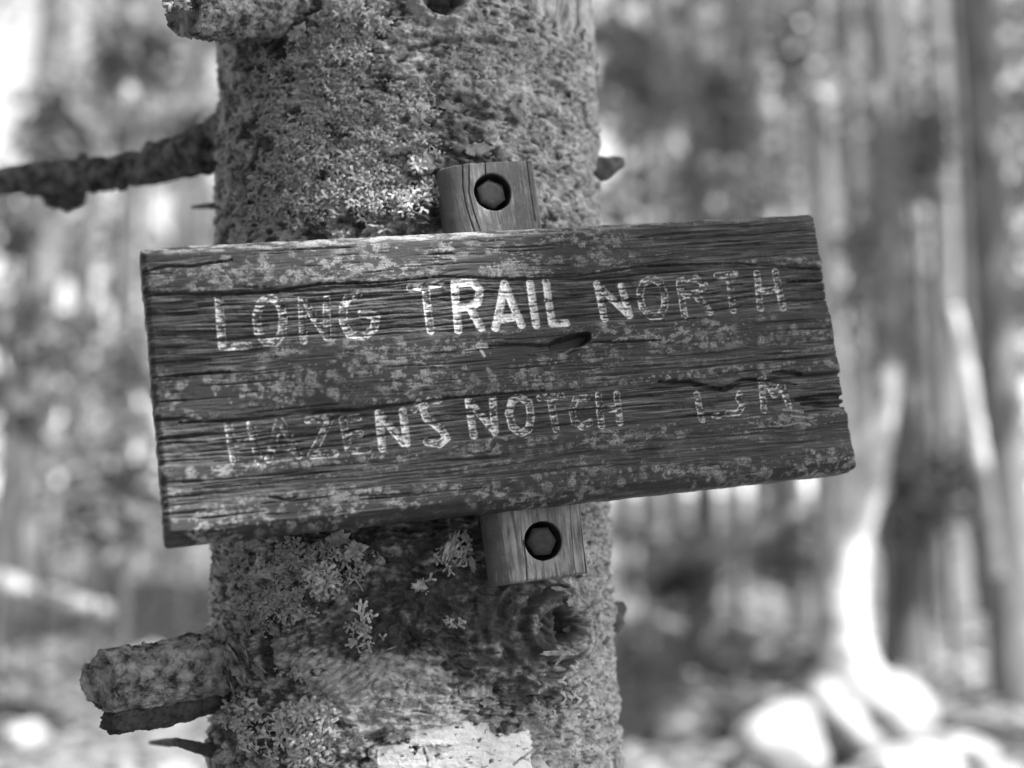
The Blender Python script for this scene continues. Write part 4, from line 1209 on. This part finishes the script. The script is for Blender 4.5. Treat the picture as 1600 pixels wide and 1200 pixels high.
    lic = np.maximum(lic, .9 * (1 - ss(3.5, 6.5, et + 2.0 * pn(U / 14, Vv / 4, 82))) * ss(-.1, .25, fbm(U / 16, Vv / 3, 3, 83) + .12))  # lichen on the top bevel, also paling it in place of light from above
    lic *= ss(-.75, .0, h + .2)
    h = h + .30 * lic + .18 * lic * pn(U / 1.1, Vv / 1.1, 46)
    # letters
    lid = np.zeros(h.shape, int); paint = np.zeros_like(h); carve = np.zeros_like(h)
    for k, (nm, strokes, pw, whw) in enumerate(LET, 1):
        al = [p for s in strokes for p in uvl(s)]
        x0, x1 = min(p[0] for p in al) - 5, max(p[0] for p in al) + 5
        y0, y1 = min(p[1] for p in al) - 5, max(p[1] for p in al) + 5
        i0 = max(int((x0 + hw) / du), 0); i1 = int((x1 + hw) / du) + 1; j0 = max(int((y0 + hh) / dv), 0); j1 = int((y1 + hh) / dv) + 1
        sl = (slice(j0, j1), slice(i0, i1))
        u_, v_ = U[sl], Vv[sl]
        d = np.full(u_.shape, 99.0)
        for s in strokes:
            d = np.minimum(d, segdist(u_, v_, uvl(s))[0])
        de = d + .35 * pn(u_ / 1.6, v_ / 1.4, 50 + k)
        ins = 1 - ss(whw - .55, whw + .25, de)
        cv = 1.45 * (1 - np.clip(de / whw, 0, 1) ** 3)
        # paint survives on ridges and in patches
        nz = .58 + .9 * fbm(u_ / 5.5, g[sl] / 1.7, 3, 60 + k) + .35 * pn(u_ / 1.5, v_ / 1.5, 61) - rough[sl] * .45 * deep[sl] - .25 * cr[sl]
        edge = ss(.55, .85, de / whw)
        pm = ss(1 - pw - .22, 1 - pw + .36, nz + (.16 if pw > .6 else .34) * edge - (.1 if pw > .6 else .2)) * ins
        paint[sl] = np.maximum(paint[sl], pm)
        carve[sl] = np.maximum(carve[sl], cv * ins)
        lid[sl] = np.where((d < whw + .35), k, lid[sl])
    h = np.where(carve > 0, h * (1 - .35 * ss(0, 1, carve)), h) - carve + .12 * paint * fbm(U / 1.2, Vv / 1.2, 2, 70)
    # stray old paint spill under TRAIL
    for pts, wd in ((([(747, 540), (760, 540)]), 1.6), ([(752, 548), (757, 556)], .9)):
        d, _ = segdist(U, Vv, uvl(pts)); paint = np.maximum(paint, (1 - ss(wd * .7, wd * 1.3, d + .4 * pn(U, Vv, 71))) * .55)
    # paint crust left at edge of the hole
    d, _ = segdist(U, Vv, uvl([(868, 547), (880, 551), (892, 546), (900, 541), (918, 543)])); lic = np.maximum(lic, 1 - ss(.5, 1.1, d)); h = h + .5 * (1 - ss(.5, 1.1, d))
    for pts in ([(1210, 660), (1225, 666), (1245, 661), (1266, 664)], [(1225, 640), (1256, 643)], [(1235, 650), (1258, 652)]):
        d, _ = segdist(U, Vv, uvl(pts)); q = 1 - ss(.4, .95, d + .2 * pn(U / 2, Vv / 2, 72)); lic = np.maximum(lic, q); h = h + .35 * q
    # edges: rounded over, and the outline a little eaten
    e_l, e_r, e_t, e_b = U + hw, hw - U, hh - Vv, Vv + hh
    lump = .5 * pn(U / 9, Vv / 6, 80) + .3 * pn(U / 3, Vv / 2, 81)
    fall = np.zeros_like(h)
    for e, r, dz in ((e_l, 3.8, 4.5), (e_r, 2.6, 4.0), (e_t, 5.6, 5.5), (e_b, 7.5, 10.5)):
        q = np.clip(1 - (e + lump * .8) / r, 0, 1.0)
        fall = np.maximum(fall, dz * (1 - np.sqrt(np.clip(1 - q ** 2, 0, 1))) * .6 + dz * q * .4)
    h = h - fall
    # warp outline
    inn = lambda e, s: np.clip(1 - e / s, 0, 1) ** 1.5
    X = U.copy(); Y = Vv.copy()
    # rounded corners
    for cx, cy, r in ((-hw, hh, 5.0), (hw, hh, 3.0), (hw, -hh, 4.5), (-hw, -hh, 2.5)):
        sx = np.sign(cx); sy = np.sign(cy)
        lx = (U - (cx - sx * r)) * sx / r; ly = (Vv - (cy - sy * r)) * sy / r
        m = (lx > 0) & (ly > 0)
        mx = np.maximum(lx, ly); nn = np.hypot(lx, ly) + 1e-9
        k = mx / nn
        X = np.where(m, cx - sx * r + sx * lx * k * r, X); Y = np.where(m, cy - sy * r + sy * ly * k * r, Y)
    gl = 1 - .0
    edgecut = (rough * .9 + cr * .5)
    X = X + inn(e_l, 6) * (1.1 * fbm(U * 0 + 3, Vv / 7, 3, 90) + .5 * np.clip(edgecut, 0, 2)) + inn(e_r, 6) * (1.0 * fbm(U * 0 + 7, Vv / 5, 4, 91) - .7 * np.clip(edgecut, 0, 2.5))
    Y = Y + inn(e_t, 5) * .55 * fbm(U / 22, Vv * 0 + 5, 4, 92) + inn(e_b, 6) * .7 * fbm(U / 16, Vv * 0 + 9, 4, 93)
    # extra rings for the sides
    def ext(A, f=None):
        return np.pad(A, 2, mode='edge')
    X, Y, Hh, lic, paint, bare = [ext(a) for a in (X, Y, h, lic, paint, bare)]
    rr, cc = X.shape
    ring = np.zeros((rr, cc), int); ring[:] = 0
    ring[0, :] = ring[-1, :] = 2; ring[:, 0] = ring[:, -1] = 2
    m1 = np.zeros((rr, cc), bool); m1[1, 1:-1] = m1[-2, 1:-1] = True; m1[1:-1, 1] = m1[1:-1, -2] = True
    ring[m1 & (ring == 0)] = 1
    Hh = np.where(ring == 2, -BT * 1000, np.where(ring == 1, np.minimum(Hh, -10) - 3, Hh))
    V = np.stack([X, Y, Hh], -1).reshape(-1, 3) / 1000
    Fq = grid_faces(rr, cc)
    L = np.pad(lid, 2)
    fl = np.minimum.reduce([L[:-1, :-1], L[1:, :-1], L[:-1, 1:], L[1:, 1:]])
    A = {'lichen': lic.ravel(), 'paint': paint.ravel(), 'bare': np.clip(bare, 0, 1).ravel()}
    # back face
    Fb = Fq[fl == 0]
    body = sub_mesh('board', V, Fb, A, MAT_BOARD, sign)
    bk = V.reshape(rr, cc, 3)
    per = np.concatenate([bk[0, :], bk[1:, -1], bk[-1, -2::-1], bk[-2:0:-1, 0]])
    n = len(per); Vb = np.concatenate([per, per * [.5, .5, 1], [[0, 0, -BT]]])
    j = np.arange(n); jn = (j + 1) % n
    Fk = np.concatenate([np.stack([j, j + n, jn + n, jn], -1), np.stack([j + n, np.full(n, 2 * n), np.full(n, 2 * n), jn + n], -1)])
    Ft = np.concatenate([Fk[:n][:, [0, 1, 2]], Fk[:n][:, [0, 2, 3]], np.stack([j + n, np.full(n, 2 * n), jn + n], -1)])
    mesh_np('board_back', Vb, Ft, MAT_BOARD, body, smooth=False)
    for k, (nm, *_r) in enumerate(LET, 1):
        ff = Fq[fl == k]
        if len(ff):
            sub_mesh(nm, V, ff, A, MAT_BOARD, body)
    return body


board = make_board()


# batten behind the board with a bolt above and one below
def mat_batten():
    m, t, b = newmat('batten_brown_paint')
    tc = N(t, 'ShaderNodeTexCoord'); mp = N(t, 'ShaderNodeMapping'); mp.inputs['Scale'].default_value = (380, 30, 60)
    t.links.new(tc.outputs['Object'], mp.inputs[0])
    st = noise(t, 1.0, 5, 0.6, mp.outputs[0], 0.6)
    fine = noise(t, 500, 3, .6); mid = noise(t, 45, 4, .6)
    base = mathn(t, 'MULTIPLY', rng(t, fine, .3, .7, .85, 1.15), rng(t, mid, .3, .7, .085, .15))
    worn = rng(t, mid, .3, .7, .18, .42)
    k = attr(t, 'wear')
    f = N(t, 'ShaderNodeMapRange'); f.inputs[1].default_value = .56; f.inputs[2].default_value = .74
    t.links.new(mathn(t, 'ADD', mathn(t, 'MULTIPLY', st, .9), mathn(t, 'MULTIPLY', k, .22)), f.inputs[0])
    v = mixf(t, f.outputs[0], base, worn)
    setgrey(t, b, v, .7, .3, mathn(t, 'ADD', st, mathn(t, 'MULTIPLY', fine, .5)), .35, .0005)
    return m


MAT_BATTEN = mat_batten()
ZF = -BT - 0.0005          # batten front plane in board space


def make_batten():
    # outline from the photograph, in mm on the batten's front plane
    b1 = uv(770, 300, ZF); b2 = uv(849, 845, ZF)
    tl = uv(692, 256, ZF); tr = uv(834, 249, ZF); bl = uv(780, 914, ZF); br = uv(922, 895, ZF)
    holes = [(b1, 12.6), (b2, 12.3)]
    T = 26.0

    GROOVES = [(uvl([(723, 254), (724, 290), (728, 315), (735, 340), (742, 362)], ZF), .55, 1.6), (uvl([(733, 254), (733, 300), (740, 330), (752, 365)], ZF), .5, 1.3),
               (uvl([(758, 251), (759, 276)], ZF), .5, 2.0), (uvl([(823, 250), (829, 300), (836, 345)], ZF), .5, 1.2), (uvl([(818, 845), (822, 875), (824, 912)], ZF), .55, 2.2), (uvl([(905, 785), (910, 840), (916, 896)], ZF), .6, 1.5), (uvl([(812, 800), (816, 860)], ZF), .35, .6), (uvl([(890, 790), (897, 890)], ZF), .35, .7)]

    def depth(x, y):
        # rounded away on the left, small arris on the right
        k = (y - tl[1]) / (bl[1] - tl[1])
        xl = tl[0] + (bl[0] - tl[0]) * k; xr = tr[0] + (br[0] - tr[0]) * k
        s = np.clip((x - xl) / 21.0, 0, 1); z = -17 * (1 - np.sqrt(np.clip(1 - (1 - s) ** 2, 0, 1)))
        s2 = np.clip((xr - x) / 2.6, 0, 1); z = z - 3.2 * (1 - s2) ** 2
        yt = tl[1] + (tr[1] - tl[1]) * (x - xl) / (xr - xl); yb = bl[1] + (br[1] - bl[1]) * (x - xl) / (xr - xl)
        for e in (yt - y, y - yb):
            z = z - 1.3 * np.clip(1 - e / 1.3, 0, 1) ** 2
        z = z - 1.6 * np.clip(.35 - np.minimum(np.minimum(yt - y, y - yb), 3) / 3.0 + .9 * fbm(x / 4.0, y / 6.0, 3, 7), 0, 1) - .25 * ss(.2, .5, fbm(x / 5, y / 12, 3, 12))
        # checks running with the grain
        gx = x + 1.3 * np.sin(y / 17.0) + .6 * pn(x * 0 + 3, y / 9, 5)
        z = z + .14 * pn(gx / 1.3, y / 22, 3) + .35 * pn(x / 14, y / 30, 4)
        for pts, wd, dp in GROOVES:
            d, t = segdist(x, y, pts)
            z = z - dp * (1 - ss(wd * .4, wd, d + .1 * pn(x, y / 3, 6)))
        return z

    ymid = (b1[1] + b2[1]) / 2
    Vs = []; Fs = []; base = 0; NA = 480; NR = 90
    m = []
    for hi, ((hx, hy), hr) in enumerate(holes):
        th = np.linspace(0, 2 * math.pi, NA, endpoint=False)
        # square outline for this half
        k0 = (ymid - tl[1]) / (bl[1] - tl[1])
        ml = (tl[0] + (bl[0] - tl[0]) * k0, ymid); mr = (tr[0] + (br[0] - tr[0]) * k0, ymid)
        quad = [tl, tr, mr, ml] if hi == 0 else [ml, mr, br, bl]
        out = []
        for a in th:
            dx, dy = math.cos(a), math.sin(a); best = 1e9
            for q in range(4):
                x1, y1 = quad[q]; x2, y2 = quad[(q + 1) % 4]
                den = dx * (y2 - y1) - dy * (x2 - x1)
                if abs(den) < 1e-9: continue
                t = ((x1 - hx) * (y2 - y1) - (y1 - hy) * (x2 - x1)) / den
                s = ((x1 - hx) * dy - (y1 - hy) * dx) / den
                if t > 0 and -1e-6 <= s <= 1 + 1e-6: best = min(best, t)
            out.append(best)
        out = np.array(out)
        # snap nearest rays to corners
        for cxy in quad:
            a = math.atan2(cxy[1] - hy, cxy[0] - hx) % (2 * math.pi)
            i = int(round(a / (2 * math.pi) * NA)) % NA
            th = th.copy(); th[i] = a; out[i] = math.hypot(cxy[0] - hx, cxy[1] - hy)
        s = (np.linspace(0, 1, NR) ** 1.25)[:, None]
        rr = hr * (1 + .03 * fbm(np.cos(th) * 2 + hi * 5, np.sin(th) * 2, 3, 8)) + 0 * s
        rad = rr + (out[None, :] - rr) * s
        x = hx + np.cos(th)[None, :] * rad; y = hy + np.sin(th)[None, :] * rad
        z = depth(x, y) - .6 * np.clip(1 - (rad - rr) / .9, 0, 1) ** 2
        rows = [np.stack([x, y, z], -1)]
        pre = []
        for (kk, dz) in ((0.0, -15.5), (.55, -15.2), (1.0, -15.0), (1.0, -8.0), (1.0, -1.6)):
            pre.append(np.stack([hx + np.cos(th) * rr[0] * kk, hy + np.sin(th) * rr[0] * kk, np.full(NA, dz)], -1))
        post = []
        last = rows[0][-1].copy()
        for dz in (-T,):
            q = last.copy(); q[:, 2] = dz; post.append(q)
        G = np.concatenate([np.array(pre), rows[0], np.array(post)])
        nr = len(G)
        i = np.arange(nr - 1)[:, None] * NA; j = np.arange(NA)[None, :]; jn = (j + 1) % NA
        Fq = np.stack([i + j, i + NA + j, i + NA + jn, i + jn], -1).reshape(-1, 4)
        V = G.reshape(-1, 3)
        Vs.append(V); Fs.append(Fq[:, ::-1] + base); base += len(V)
        m.append((hx, hy, hr))
    V = np.concatenate(Vs); Fq = np.concatenate(Fs)
    wear = ss(8, -12, 0 * V[:, 1]) * 0 + .55 + .45 * ss(0, -1, V[:, 1] / 60) - ss(-1.5, -9, V[:, 2]) * 1.5
    wear = np.where(V[:, 1] > 0, .35, 1.05) + .5 * fbm(V[:, 0] / 9, V[:, 1] / 14, 3, 9) - .9 * ss(1.0, 8, -V[:, 2])
    V = V / 1000; V[:, 2] += ZF
    o = mesh_np('batten', V, Fq, MAT_BATTEN, sign, {'wear': wear})
    # dark drying checks are thin real grooves: narrow recessed strips
    for hi, (hx, hy, hr) in enumerate(m):
        fl = 10.2 if hi == 0 else 10.0                       # across-corners radius in mm
        rot = R(90 + 4) if hi == 0 else R(118)
        a = rot + np.arange(6) * math.pi / 3
        rings = []
        for (kk, z) in ((1.0, -15.2), (1.0, -4.6), (.95, -3.6), (.55, -3.4), (.02, -3.4)):
            rings.append(np.stack([hx + np.cos(a) * fl * kk, hy + np.sin(a) * fl * kk, np.full(6, z)], -1))
        G = np.array(rings).reshape(-1, 3) / 1000; G[:, 2] += ZF
        i = np.arange(4)[:, None] * 6; j = np.arange(6)[None, :]; jn = (j + 1) % 6
        Fh = np.stack([i + j, i + jn, i + 6 + jn, i + 6 + j], -1).reshape(-1, 4)
        tag(mesh_np('hex_bolt', G, Fh, MAT_BOLT, o, smooth=False), ('hex bolt head above the board' if hi == 0 else 'hex bolt head below the board'))
        # near-black liner that paints shade on the counterbore floor and wall
        th = np.linspace(0, 2 * math.pi, 48, endpoint=False)
        rr = []
        for (kk, z) in ((.02, -15.0), (.99, -14.8), (.975, -1.2)):
            rr.append(np.stack([hx + np.cos(th) * hr * .985 * kk, hy + np.sin(th) * hr * .985 * kk, np.full(48, z)], -1))
        G = np.array(rr).reshape(-1, 3) / 1000; G[:, 2] += ZF
        i = np.arange(2)[:, None] * 48; j = np.arange(48)[None, :]; jn = (j + 1) % 48
        mesh_np('recess_shade_liner', G, np.stack([i + j, i + jn, i + 48 + jn, i + 48 + j], -1).reshape(-1, 4), MAT_HOLE, o)
    return o


batten = make_batten()
